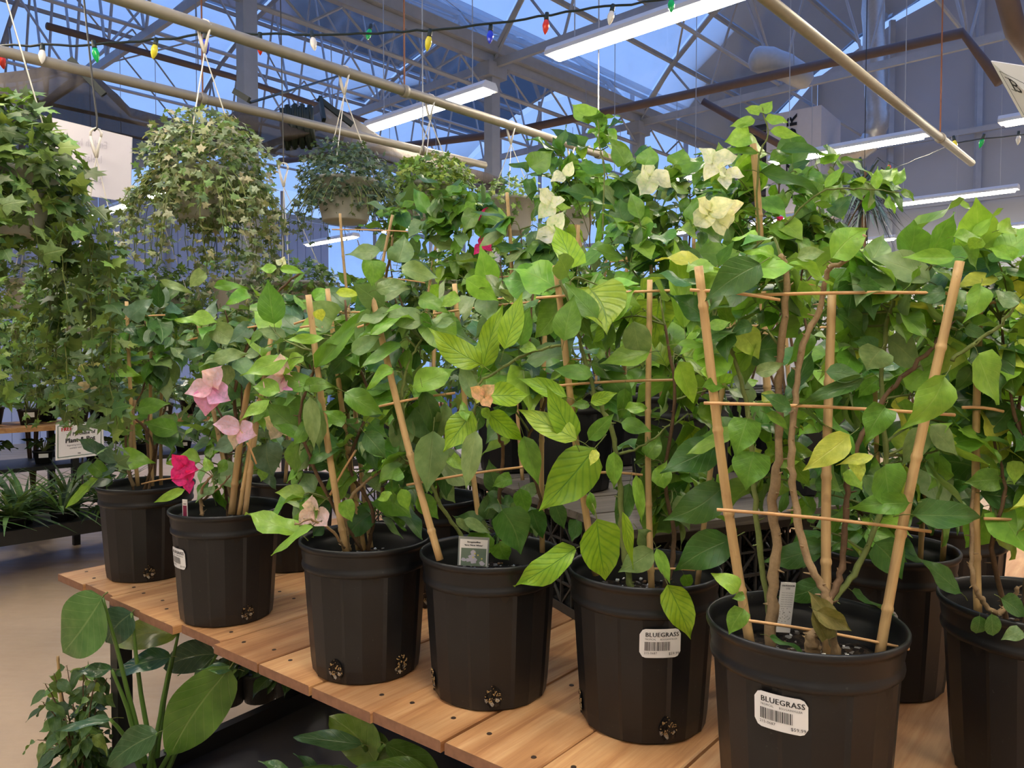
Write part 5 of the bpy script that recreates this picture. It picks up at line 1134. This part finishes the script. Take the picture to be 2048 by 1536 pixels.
def ivy_basket(label, c, hook_top, rf, hgt, n, trails, size, cols, n_obj, seed, potmat='greypot', squash=1.0, trail_n=28, name='hanging_ivy_basket', pot=True, hook=True):
    r = random.Random(seed); root = thing(name, label, 'hanging plant', c)
    rz = c.z
    if pot: put('basket_pot', basket_me.mesh('basket_pot', M[potmat], True), root, Matrix.Translation(c-V((0, 0, .165))))
    if hook_top is not None: hanger(root, hook_top, c, rz, hook=hook)
    items = []
    for i in range(n):
        while True:
            o = V((r.uniform(-1, 1), r.uniform(-1, 1), r.uniform(-1, 1)))
            if .5 < o.length < 1: break
        lump = 1+.18*noise.noise(o*2.2+V((seed, 0, 0)))
        p = c+V((o.x*rf*lump, o.y*rf*lump*squash, o.z*hgt*lump+hgt*.05)); out = o.normalized()
        items.append((ivy_leafmat(p, out, r, size), vary(GRN.get(r.choice(cols), (.1, .2, .05)) if isinstance(cols, str) else r.choice(cols), r, .2)))
    vm = MB()
    for (a, rad, L) in trails:
        p = c+V((math.cos(a)*rad*.75, math.sin(a)*rad*.75, -.02)); pts = [p]; dr = V((math.cos(a), math.sin(a), 0))*.04
        k = max(3, int(L/.035))
        for j in range(k):
            p = p+dr*max(0, 1-j/4)+V((r.uniform(-.008, .008), r.uniform(-.008, .008), -.035)); pts.append(p)
            for q in range(max(1, trail_n//14)):
                out = V((math.cos(a+r.uniform(-2.5, 2.5)), math.sin(a+r.uniform(-2.5, 2.5)), .1)); pp = p+out*r.uniform(.2, 1.2)*size*.6
                items.append((ivy_leafmat(pp, out, r, size*r.uniform(.8, 1.15)), vary(GRN.get(r.choice(cols), (.1, .2, .05)) if isinstance(cols, str) else r.choice(cols), r, .2)))
        vm.tube(pts, .0014, 4, cap=False)
    if trails: vm.obj('vines', M['stem'], root)
    foliage(root, items, n_obj); return root
def TR(seed, n, rad, l0, l1, a0=0, a1=360): 
    r = random.Random(seed); return [(R(r.uniform(a0, a1)), rad*r.uniform(.6, 1.05), r.uniform(l0, l1)) for _ in range(n)]
IV_D = [(.055, .12, .025), (.075, .15, .03), (.12, .22, .035), (.18, .30, .05), (.085, .13, .045)]
IV_L = [(.15, .26, .035), (.21, .36, .05), (.10, .18, .03), (.30, .43, .08)]
IV_V = [(.24, .29, .15), (.33, .36, .21), (.15, .22, .08), (.40, .41, .26), (.18, .30, .08), (.11, .16, .07)]
IV_G = [(.05, .10, .055), (.035, .075, .045), (.08, .13, .07), (.12, .16, .09)]
c = PX(0, 345, 2.0); ivy_basket('large-leaved green ivy basket cut by the left frame edge, trailing over the white sign', c, V((c.x, c.y, c.z+.62)), .20, .21, 800, TR(1, 46, .22, .25, .75), .046, IV_D, 300, 1)
c = PX(185, 590, 3.05); top = PX(192, 268, 3.02)
ivy_basket('dark ivy basket on a white hanger in front of the white sign', c, top, .24, .13, 1000, TR(2, 60, .24, .2, .52), .036, IV_D, 170, 2)
rw = thing('hook_wire', 'long bent steel hook wire holding the hanger before the white sign', 'hook', PX(165, -20, 3.0)); MB().tube([PX(160, -60, 3.0), PX(168, 0, 3.0), PX(188, 190, 3.0), PX(194, 235, 3.0), PX(194, 256, 3.0), PX(188, 262, 3.0)], .0035, 6).obj('wire', M['wire'], rw, True)
r_ = PX(160, -60, 3.0); MB().tube([r_, V((r_.x, r_.y, GZ))], .003, 5).obj('wire', M['wire'], rw)
def on_rail1(x):
    k = (x-1024)/FPX/math.cos(PITCH); t = (k*P1a.y-P1a.x)/((P1b-P1a).x-k*(P1b-P1a).y); return P1a+(P1b-P1a)*t
h = on_rail1(418); c = V((h.x, h.y, 0)); c.z = PX(428, 345, h.y).z
ivy_basket('grey-green variegated ivy basket, fullest of those on the near rail', c, h, .225, .20, 2300, TR(3, 90, .23, .12, .36), .026, IV_V, 260, 3)
h = on_rail1(693); c = V((h.x, h.y, PX(700, 362, h.y).z)); ivy_basket('small-leaved dark ivy basket on the near rail, its pale pot showing', c+V((.0, 0, .0)), h, .19, .155, 2000, TR(4, 60, .19, .10, .24), .020, IV_G, 120, 4)
h = on_rail1(862); c = V((h.x, h.y, PX(868, 372, h.y).z)); ivy_basket('light green ivy basket on the near rail, third from the white sign', c, h, .21, .13, 1300, TR(5, 60, .2, .08, .22), .028, IV_L, 150, 5)
h = on_rail1(1022); c = V((h.x, h.y, PX(1022, 400, h.y).z)); ivy_basket('ivy basket on the near rail, mostly behind tall bougainvillea', c, h, .18, .11, 400, [], .028, IV_L, 40, 6)
h = on_rail1(1141); c = V((h.x, h.y, PX(1150, 420, h.y).z)); ivy_basket('ivy basket at the far end of the near rail, hidden by white flowers', c, h, .18, .10, 300, [], .028, IV_D, 20, 7)
c = PX(600, 565, 3.7); top = PX(567, 335, 3.7); ivy_basket('ivy in a tapered grey basket on a long wire, behind the cane tops', c, top, .19, .11, 520, TR(8, 22, .2, .05, .2), .032, IV_D, 60, 8, potmat='greypot')
rw = thing('hook_wire', 'long thin wire down to the grey basket', 'hook', top); MB().tube([top+V((0, 0, .01)), V((top.x-.02, top.y, GZ-.2))], .003, 5).obj('wire', M['wire'], rw)
for k, (x, y, d, lb) in enumerate([(470, 560, 4.3, 'hanging ivy basket beyond the variegated one'), (330, 590, 4.6, 'hanging ivy basket low behind the dark one'), (60, 560, 4.4, 'hanging ivy basket far behind the left edge ivy'), (880, 560, 4.8, 'small hanging basket beyond the raised shelf'), (1100, 560, 5.2, 'faint hanging basket under the double lamp')]):
    c = PX(x, y, d); ivy_basket(lb, c, c+V((0, 0, .5)), .26, .17, 420, TR(20+k, 14, .24, .1, .3), .038, IV_D if k % 2 else IV_V, 0, 20+k, potmat='greypot')
# ================= SIGNS =================
def sign(name, label, corners, mat, t=.004, cat='sign'):
    P = [V(p) for p in corners]; c = sum(P, V())/4; root = thing(name, label, cat, c); n = (P[1]-P[0]).cross(P[3]-P[0]).normalized()
    m = MB().add(P+[p+n*t for p in P], [(0, 1, 2, 3), (7, 6, 5, 4), (0, 4, 5, 1), (1, 5, 6, 2), (2, 6, 7, 3), (3, 7, 4, 0)]); m.obj('sign_board', mat, root)
    X_ = (P[1]-P[0]); Y_ = (P[3]-P[0])
    def on(m2, name2, mt, off=.003):
        s = n*-1; 
        if s.dot(-c) < 0: s = n
        base = P[0]+s*off if s.dot(n) < 0 else P[0]+n*(t+off)
        m2.v = [tuple(base+X_*a+Y_*b) for a, b, z in m2.v]; m2.obj(name2, mt, root)
    return root, X_.length, Y_.length, on
d_ = 3.12
# white sign seen from its back: faint mirrored words
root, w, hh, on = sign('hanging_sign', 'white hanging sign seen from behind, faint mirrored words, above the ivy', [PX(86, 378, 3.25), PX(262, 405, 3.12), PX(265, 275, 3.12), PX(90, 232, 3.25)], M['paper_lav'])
m = MB()
for body, y, sz in (('English Ivy', .70, .14), ('Ireland', .50, .15), ('$30.99', .24, .17)):
    vs, fs = txt(body, sz); m.add([(.55-x*hh/w*.9, y+b, 0) for x, b, z in vs], [tuple(reversed(f)) for f in fs])
on(m, 'show_through_words', M['inkfaint'])
# free repotting sign
root, w, hh, on = sign('repotting_sign', 'white bordered sign offering repotting, standing by the shelf of small pots', [PX(112, 921, 4.6), PX(209, 909, 4.55), PX(206, 841, 4.55), PX(112, 849, 4.6)], M['paper'])
def sw(m, body, x, y, s, bold=0, al='CENTER'): 
    vs, fs = txt(body, s, al); k = hh/w
    for dx in ([0] if not bold else (-bold, 0, bold)): m.add([(x+(a+dx)*k, y+b, 0) for a, b, _ in vs], fs)
m = MB(); sw(m, 'FREE', .24, .83, .155, .008); on(m, 'red_word', M['inkred'])
m = MB(); sw(m, 'Repotting', .67, .83, .135, .006); sw(m, 'w/ Purchase of', .53, .67, .135, .005); sw(m, 'Plant & Pot', .52, .50, .185, .009); sw(m, 'Repotting services are only', .5, .37, .062); sw(m, 'available until 4:00pm', .5, .29, .062); sw(m, 'Sale', .5, .13, .05, .01); on(m, 'printed_words', M['ink'])
m = MB()
for (a, b, c_, d2_) in ((.05, .06, .95, .075), (.05, .93, .95, .945), (.05, .06, .062, .945), (.938, .06, .95, .945)): m.add([(a, b, 0), (c_, b, 0), (c_, d2_, 0), (a, d2_, 0)], [(0, 1, 2, 3)])
on(m, 'border', M['inkgreen'])
MB().tube([PX(165, 915, 4.62), PX(165, 980, 4.62)], .006, 6).obj('sign_stem', M['blackmetal'], root)
# bordered sign upper right
root, w, hh, on = sign('bordered_sign', 'white sign with a thin border and black capital, at the upper right frame edge', [PX(2046, 232, 2.3), PX(2210, 320, 2.1), PX(2170, 150, 2.1), PX(1984, 121, 2.3)], M['paper'])
m = MB()
for (a, b, c_, d2_) in ((.08, .10, .93, .112), (.08, .88, .93, .892), (.08, .10, .088, .89), (.92, .10, .93, .89)): m.add([(a, b, 0), (c_, b, 0), (c_, d2_, 0), (a, d2_, 0)], [(0, 1, 2, 3)])
vs, fs = txt('B', .32); m.add([(.22+x*.8, .70+b, 0) for x, b, z in vs], fs)
for (x0, y0, x1, y1) in ((.12, .80, .19, .815), (.12, .585, .19, .60)): m.add([(x0, y0, 0), (x1, y0, 0), (x1, y1, 0), (x0, y1, 0)], [(0, 1, 2, 3)])
on(m, 'border_and_letter', M['ink'])
a = PX(2100, 140, 2.2); MB().tube([a, V((a.x, a.y, GZ))], .0015, 4).obj('cord', M['wire'], root)

# ================= UNIT HEATER, FLUE, DUCTS =================
hc = PX(1588, 330, 10.6); q_h, s_h = hc.x*EX.x+hc.y*EX.y, hc.x*AX.x+hc.y*AX.y
ht = thing('unit_heater', 'white unit heater with a dark louvred face and vertical lettering, hung before the end wall', 'heater', hc)
# side with letters faces the camera; louvre to its left
HA = (V((hc.x, hc.y, 0)).normalized()); HS = V((HA.y, -HA.x, 0)); HS.rotate(Matrix.Rotation(R(-18), 3, 'Z')); HF = V((-HS.y, HS.x, 0))
if HF.dot(-hc) < 0: HF = -HF
MB().box(hc+HS*.05-HF*.25, (.72, .9, 1.35), (HS, HF, V((0, 0, 1)))).obj('casing', M['heater'], ht)
lf = hc-HS*.48-HF*.25; MB().box(lf, (.38, .86, 1.15), (HS, HF, V((0, 0, 1)))).obj('louvre_housing', M['blackmetal'], ht)
for k in range(9): MB().box(lf+HF*.435+V((0, 0, -.5+k*.125)), (.36, .02, .05), (HS, (HF+V((0, 0, .6))).normalized(), V((0, 0, 1)))).obj('louvre', M['wire'], ht)
m = MB(); vs, fs = txt('REZNOR', .20); m.add([tuple(hc+HF*.21+HS*(.04-b)+V((0, 0, x*1.35+.06))) for x, b, z in vs], fs)
vs0 = list(m.v)
for k in (-1, 1): m.add([tuple(V(p)+V((0, 0, .008*k))) for p in vs0], fs)
m.obj('lettering', M['ink'], ht)
for k in (-.3, .3): a = hc+HS*k-HF*.25+V((0, 0, .67)); MB().tube([a, V((a.x, a.y, GZ-.1))], .012, 6).obj('hanger_rod', M['galv'], ht)
fl_mat = simple('foil_duct', (.50, .50, .50), .3, .6, scale=30, bump=.4)
ft = thing('flue_duct', 'crinkled foil flue duct rising from the white heater', 'duct', hc+HS*.55)
pts = [hc+HS*.44-HF*.2+V((0, 0, .1)), hc+HS*.85-HF*.2+V((0, 0, .15)), hc+HS*1.0-HF*.2+V((0, 0, .45)), hc+HS*.95-HF*.2+V((0, 0, 1.2)), hc+HS*.9-HF*.2+V((0, 0, 3.0))]
P = wiggle(pts, .006, rnd, 8); MB().tube(P, [.13+.012*(i % 2) for i in range(len(P))], 14).obj('duct', fl_mat, ft, True)
pt = thing('polythene_air_tube', 'translucent inflated air tube hanging under the roof by the brown pipe', 'air duct', PX(1560, 120, 9.5))
P = [PX(1500, 118, 8.6), PX(1540, 122, 8.6), PX(1580, 140, 8.6), PX(1620, 165, 8.6)]; MB().tube(wiggle(P, .003, rnd, 4), [.06, .12, .14, .14, .15, .14, .15, .15, .14, .14, .13, .11, .07][:13], 14).obj('tube', simple('frosted_film', (.42, .45, .50), .35), pt, True)
# hanging spiky plant
sp = thing('spiky_plant', 'dark spiky-leaved dracaena hung between the two far lamps', 'hanging plant', PX(1728, 400, 6.8)); C = PX(1728, 400, 6.8)
MB().tube([C+V((0, 0, .25)), C-V((0, 0, .5))], .02, 6).obj('trunk', M['bark'], sp)
m = MB(); rr = random.Random(9)
for k in range(190):
    a = rr.uniform(0, 6.28); e = rr.uniform(-.9, 1.1); L = rr.uniform(.28, .46); b = C+V((0, 0, rr.uniform(-.12, .2))); d = V((math.cos(a)*math.cos(e), math.sin(a)*math.cos(e), math.sin(e)))
    tip = b+d*L+V((0, 0, -.10-.12*rr.random())); mid = b+d*L*.55; s = d.cross(V((0, 0, 1))).normalized()*.008
    m.add([b-s, b+s, mid+s, tip, mid-s], [(0, 1, 2, 4), (4, 2, 3)])
o = m.obj('spiky_leaves', simple('dark_strap_leaf', (.035, .06, .055), .45), sp); o['kind'] = 'stuff'
MB().tube([C+V((0, 0, .25)), V((C.x, C.y, GZ-.1))], .004, 4).obj('cord', M['wire'], sp)
# ================= LEFT BENCHES =================
def rosette(name, label, cat, c, potr, poth, n, L, kind, cols, seed, group=None, potmat='smallpot', tagc=True):
    r = random.Random(seed); root = thing(name, label, cat, c, group)
    m = MB().lathe([(.0005, 0), (potr*.75, 0), (potr, poth*.86), (potr*1.06, poth*.87), (potr*1.06, poth), (potr*.96, poth), (potr*.9, poth*.85), (.0005, poth*.85)], 20, c); m.obj('pot', M[potmat], root, True)
    if tagc:
        a = math.atan2(-c.y, -c.x); p = c+V((math.cos(a)*(potr+.003), math.sin(a)*(potr+.003), poth*.65)); t = V((-math.sin(a), math.cos(a), 0)); MB().box(p, (potr*.9, .002, poth*.3), (t, V((math.cos(a), math.sin(a), 0)), V((0, 0, 1)))).obj('price_label', M['paper'], root)
    top = c+V((0, 0, poth*.85))
    for i in range(n):
        a = i*2.4+r.uniform(-.3, .3); e = r.uniform(.35, 1.35); l = L*r.uniform(.75, 1.15); d = V((math.cos(a)*math.cos(e), math.sin(a)*math.cos(e), math.sin(e)))
        st = top+d*l*.9; MB().tube([top, top+d*l*.5+V((0, 0, .02)), st], .0035, 4).obj('stalk', M['stem'], root)
        dd = V((math.cos(a), math.sin(a), r.uniform(-.6, .3))); me = LM[kind][r.randrange(len(LM[kind]))]
        put('leaf', me, root, frame(st, dd, V((0, 0, 1))+V((math.cos(a), math.sin(a), 0))*.4+V((0, -.4, 0)), l*r.uniform(.8, 1.0)), vary(r.choice(cols), r, .18))
    return root
GL = [(.08, .17, .035), (.12, .24, .045), (.18, .31, .07), (.06, .12, .045)]
shd = AX
def SHP(x, off, z, d0=4.86):
    b = PX(0, 862, 5.5); return V((b.x, b.y, 0))+AX*x-EX*off+V((0, 0, z))
SZ = PX(0, 862, 5.5).z
sb = thing('plant_rack', 'long wooden-topped rack of small potted plants behind the left end of the table', 'rack', SHP(0, .3, FLOOR))
for k in range(3): MB().box(SHP(1.4, .07+.22*k, SZ), (5.8, .20, .035), (AX, EX, V((0, 0, 1)))).obj('board', M['board'], sb)
MB().box(SHP(1.4, .35, SZ-.30), (5.8, .62, .03), (AX, EX, V((0, 0, 1)))).obj('lower_shelf', M['blackmetal'], sb)
for x in (-1.3, .5, 2.3, 4.2):
    for o in (.05, .6): p = SHP(x, o, FLOOR); q = SHP(x, o, SZ-.02); MB().bar(p, q, .045, .045, up=AX).obj('leg', M['blackmetal'], sb)
lbls = ['philodendron with pale yellow stalks in a black pot on the rack']
for k in range(8):
    c = SHP(-.75+k*.33, .16+.04*(k % 2), SZ+.019)
    rosette('potted_philodendron', ORD[k]+' labelled pot from the left on the wooden rack, broad leaves', 'potted plant', c, .075, .12, 10, .17, ['hearwg', 'ovatew', 'heartw'][k % 3] if False else ('heartw' if k % 2 else 'ovatew'), GL, 100+k, 'labelled pots on the wooden rack')
for k in range(8):
    c = SHP(-.7+k*.38, .45, SZ+.019)
    rosette('potted_foliage_plant', ORD[k]+' tall leafy plant from the left along the wooden rack back', 'potted plant', c, .08, .13, 16, .22, 'ovatew', GL, 130+k, 'taller plants along the rack back', tagc=False)
for k in range(8):
    c = SHP(-.75+k*.36, .2, SZ-.283)
    rosette('potted_foliage_plant', ORD[k]+' dark leafy plant from the left on the lower rack shelf', 'potted plant', c, .07, .10, 14, .13, 'ovatew', [(.03, .06, .02), (.05, .10, .03)], 160+k, 'plants on the lower rack shelf', tagc=(k % 3 == 0))
# low grass bench
GB = PX(0, 1066, 4.82); GZb = GB.z
def GP(x, off, z): return V((GB.x, GB.y, 0))+AX*x-EX*off+V((0, 0, z))
gb = thing('low_bench', 'low black-framed bench of grassy plants at the left edge', 'bench', GP(-.6, .3, FLOOR))
MB().box(GP(-.15, .01, GZb-.04), (2.6, .05, .09), (AX, EX, V((0, 0, 1)))).obj('edge_rail', M['blackmetal'], gb); MB().box(GP(-.15, .36, GZb-.05), (2.6, .66, .02), (AX, EX, V((0, 0, 1)))).obj('bench_top', simple('grey_bench_tray', (.10, .09, .08), .7), gb)
MB().box(GP(1.12, .36, GZb-.04), (.05, .66, .09), (AX, EX, V((0, 0, 1)))).obj('edge_rail', M['blackmetal'], gb)
for x in (-1.3, 1.0):
    for o in (.04, .6): MB().bar(GP(x, o, FLOOR), GP(x, o, GZb-.08), .05, .05, up=AX).obj('leg', M['blackmetal'], gb)
gm = leaf_mesh('blade', .06, .5, .6, M['leaf'], 91, curl=1.1, fold=.5, wave=0, pet=0)
for k in [j for j in range(14) if j != 7]:
    c = GP(-1.05+.29*(k % 7)+(.12 if k > 6 else 0), .14+(.26 if k > 6 else 0), GZb-.038); r = random.Random(200+k)
    g = thing('potted_grass', ORD[k]+' grassy tuft on the low black bench, counting from the left, front row first', 'potted plant', c, 'grassy plants on the low bench')
    MB().lathe([(.0005, 0), (.06, 0), (.075, .09), (.08, .09), (.08, .10), (.0005, .095)], 14, c).obj('pot', M['smallpot'], g, True)
    for i in range(60):
        a = r.uniform(0, 6.28); e = r.uniform(.4, 1.45); d = V((math.cos(a)*math.cos(e), math.sin(a)*math.cos(e), math.sin(e))); put('blade', gm, g, frame(c+V((math.cos(a)*.02, math.sin(a)*.02, .09)), d, V((-math.cos(a), -math.sin(a), 1)), r.uniform(.22, .40), r.uniform(1.0, 1.8)), vary(r.choice([(.05, .12, .03), (.12, .24, .06), (.045, .09, .025)]), r, .2))
# background greenery benches behind the main table
def bush(label, x, y, d, h, rf, n, cols, seed, size=.055, group=None, pot=True):
    """bushy plant standing on the floor"""
    p = PX(x, y, d); r = random.Random(seed); root = thing('leafy_bush', label, 'potted plant', V((p.x, p.y, FLOOR)), group)
    base = V((p.x, p.y, FLOOR)); MB().lathe([(.0005, 0), (.13, 0), (.16, .3), (.17, .3), (.17, .33), (.15, .33), (.0005, .30)], 18, base).obj('pot', M['smallpot'], root, True)
    tr = MB()
    for k in range(4):
        a = k*1.6; tr.tube([base+V((0, 0, .3)), base+V((math.cos(a)*.05, math.sin(a)*.05, .3+(p.z-FLOOR)*.4)), p+V((math.cos(a)*rf*.5, math.sin(a)*rf*.5, h*.3))], [.012, .009, .004], 6)
    tr.obj('stems', M['bark'], root); items = []
    for i in range(n):
        while True:
            o = V((r.uniform(-1, 1), r.uniform(-1, 1), r.uniform(-1, 1)))
            if o.length < 1: break
        lump = 1+.25*noise.noise(o*2+V((seed, 0, 0))); q = p+V((o.x*rf*lump, o.y*rf*lump, o.z*h*lump)); items.append((ivy_leafmat(q, o.normalized(), r, size), vary(r.choice(cols), r, .2)))
    foliage(root, items, 0)
BH = ['the corner pot plant', 'the bundled-cane plant', 'the grey hanging basket', 'the sparse crate trellis', 'the magenta flowers', 'the front raised-shelf plant', 'the tall left shoots', 'the white flowers', 'the tallest cane', 'the spiky plant', 'the left trailing ivy', 'the left frame edge ivy', 'the raised shelf at its left', 'the raised shelf centre', 'the right frame edge plants', 'the two-hole pot plant', 'the back-row pot near the corner']
BG = [(300, 640, 5.9, .35, .42, 700), (450, 660, 5.6, .35, .4, 700), (620, 680, 5.0, .35, .4, 700), (760, 650, 5.0, .32, .42, 700), (900, 600, 5.4, .35, .4, 600), (1050, 560, 5.6, .4, .4, 600), (1250, 600, 5.6, .4, .45, 600), (1450, 600, 5.4, .35, .45, 600), (1640, 590, 5.6, .3, .45, 600), (1850, 600, 5.2, .35, .45, 600), (60, 680, 6.2, .35, .45, 700), (-150, 640, 6.2, .45, .5, 500), (1000, 720, 4.3, .3, .4, 500), (1300, 720, 4.0, .3, .4, 500), (2000, 640, 4.6, .35, .4, 500), (700, 800, 4.2, .3, .35, 500), (480, 790, 4.6, .25, .35, 400)]
for k, (x, y, d, h, rf, n) in enumerate(BG):
    bush('leafy green bush standing on the floor behind '+BH[k], x, y, d, h, rf, n, GL+IV_D[2:4], 300+k, .07, 'mixed leafy stock behind the table')
# ================= PLANTS UNDER THE TABLE =================
def lowplant(name, label, X, Y, z, potr, poth, leaves, stalks, seed, cat='potted plant'):
    c = V((X, Y, z)); root = thing(name, label, cat, c); r = random.Random(seed)
    MB().lathe([(.0005, 0), (potr*.78, 0), (potr, poth*.86), (potr*1.06, poth*.87), (potr*1.06, poth), (potr*.96, poth), (potr*.9, poth*.85), (.0005, poth*.85)], 24, c).obj('pot', M['smallpot'], root, True)
    top = c+V((0, 0, poth*.85))
    for (bx, by, tx, ty, w, D, col, shape, face) in leaves:
        B = PX(bx, by, D); T = PX(tx, ty, D); L = (T-B).length; nat = {'big': .62, 'ovatew': .56, 'heartw': .8}[shape]; me = LM[shape][r.randrange(len(LM[shape]))]
        put('leaf', me, root, frame(B, T-B, V(face), L, (w*D/FPX/L)/nat), col)
        P = wiggle([top+V((r.uniform(-.02, .02), r.uniform(-.02, .02), 0)), (top+B)/2+V((0, 0, .04)), B], .001, r, 5); MB().tube(P, [.0085-.0045*i/(len(P)-1) for i in range(len(P))], 7).obj('stalk', M['stalk'], root, True)
    return root
M['stalk'] = simple('fleshy_stalk', (.10, .20, .035), .35)
def q5(a, b): return (a/2.926, 1011+b/2.926)
LV = []
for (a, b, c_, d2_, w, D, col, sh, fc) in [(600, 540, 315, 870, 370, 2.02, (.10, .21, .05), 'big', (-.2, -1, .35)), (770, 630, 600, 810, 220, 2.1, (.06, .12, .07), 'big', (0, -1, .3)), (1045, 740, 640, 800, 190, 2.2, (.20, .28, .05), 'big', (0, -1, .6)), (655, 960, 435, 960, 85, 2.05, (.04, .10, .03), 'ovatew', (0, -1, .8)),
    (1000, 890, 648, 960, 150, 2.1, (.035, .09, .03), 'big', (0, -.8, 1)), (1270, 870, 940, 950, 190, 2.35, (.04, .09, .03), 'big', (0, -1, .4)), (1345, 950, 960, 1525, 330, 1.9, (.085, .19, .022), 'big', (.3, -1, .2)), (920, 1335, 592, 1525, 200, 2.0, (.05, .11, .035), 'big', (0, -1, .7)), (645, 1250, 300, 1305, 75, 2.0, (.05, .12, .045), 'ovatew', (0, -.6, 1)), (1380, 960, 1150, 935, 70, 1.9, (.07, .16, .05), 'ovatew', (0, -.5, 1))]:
    x0, y0 = q5(a, b); x1, y1 = q5(c_, d2_); LV.append((x0, y0, x1, y1, w/2.926, D, col, sh, fc))
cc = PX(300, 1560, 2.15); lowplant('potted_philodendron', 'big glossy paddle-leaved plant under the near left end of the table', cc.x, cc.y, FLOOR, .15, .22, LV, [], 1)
LV = []
for (a, b, c_, d2_, w, D, col, sh, fc) in [(2120, 1400, 1718, 1320, 120, 1.7, (.08, .17, .06), 'big', (0, -.6, 1))]:
    x0, y0 = q5(a, b); x1, y1 = q5(c_, d2_); LV.append((x0, y0, x1, y1, w/2.926, D, col, sh, fc))
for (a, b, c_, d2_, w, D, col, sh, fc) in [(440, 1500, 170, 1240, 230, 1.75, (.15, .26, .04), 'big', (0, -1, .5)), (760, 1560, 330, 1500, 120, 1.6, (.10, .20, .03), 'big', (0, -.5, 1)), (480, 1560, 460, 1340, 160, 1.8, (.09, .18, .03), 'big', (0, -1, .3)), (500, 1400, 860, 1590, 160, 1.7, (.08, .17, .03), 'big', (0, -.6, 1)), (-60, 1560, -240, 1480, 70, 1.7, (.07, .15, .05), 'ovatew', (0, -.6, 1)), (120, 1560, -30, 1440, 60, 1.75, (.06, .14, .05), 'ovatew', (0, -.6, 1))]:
    LV.append((600+a/2.926, 1011+b/2.926, 600+c_/2.926, 1011+d2_/2.926, w/2.926, D, col, sh, fc))
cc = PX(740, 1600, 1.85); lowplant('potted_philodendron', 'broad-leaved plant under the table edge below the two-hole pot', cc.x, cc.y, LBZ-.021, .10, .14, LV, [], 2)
# leafy bush with cane at bottom left
pf = PX(160, 1420, 2.32); root = thing('potted_ficus', 'small-leaved bushy plant with a cane, at bottom left beside the table leg', 'potted plant', V((pf.x, pf.y, FLOOR)))
MB().lathe([(.0005, 0), (.10, 0), (.12, .14), (.126, .14), (.126, .165), (.115, .165), (.0005, .14)], 24, (pf.x, pf.y, FLOOR)).obj('pot', M['smallpot'], root, True)
bamboo(root, PX(141, 1570, 2.42), PX(116, 1312, 2.42), .0052); rf_ = random.Random(77)
tops_ = []
for k in range(26):
    x = rf_.uniform(70, 240); y = rf_.uniform(1320, 1540); S = V((pf.x, pf.y, FLOOR+.14)); T = PX(x, y, 2.38+rf_.uniform(-.15, .15))
    P = wiggle([S, (S+T)/2+V((0, 0, .05)), T], .002, rf_, 5); MB().tube(P, [.003-.0018*i/(len(P)-1) for i in range(len(P))], 5).obj('branch', M['bark'], root)
    for i in range(9):
        p = P[int((.35+.65*i/8)*(len(P)-1))]; a = i*2.4+k; d = V((math.cos(a), math.sin(a), -.55)); put('leaf', LM['ovateg'][rf_.randrange(6)], root, frame(p+d*.008, d, V((0, -.4, 1))+V((rf_.uniform(-.5, .5), rf_.uniform(-.5, .5), 0)), rf_.uniform(.04, .075), .9), vary(rf_.choice([(.06, .13, .03), (.12, .22, .05), (.04, .09, .02), (.17, .28, .06)]), rf_, .2))
# small pots on the low bench
for k, (x, y) in enumerate(((455, 1392), (520, 1385), (585, 1392))):
    p = PX(x, y, 2.0); p = p*((LBZ+.0)/p.z); p.z = LBZ-.022
    rosette('potted_creeper', ORD[k]+' small dark-leaved pot from the left beneath the wooden table', 'potted plant', p, .07, .11, 22, .10, 'ovatew', [(.04, .09, .025), (.06, .13, .04)], 400+k, 'dark small plants on the low bench', tagc=False)
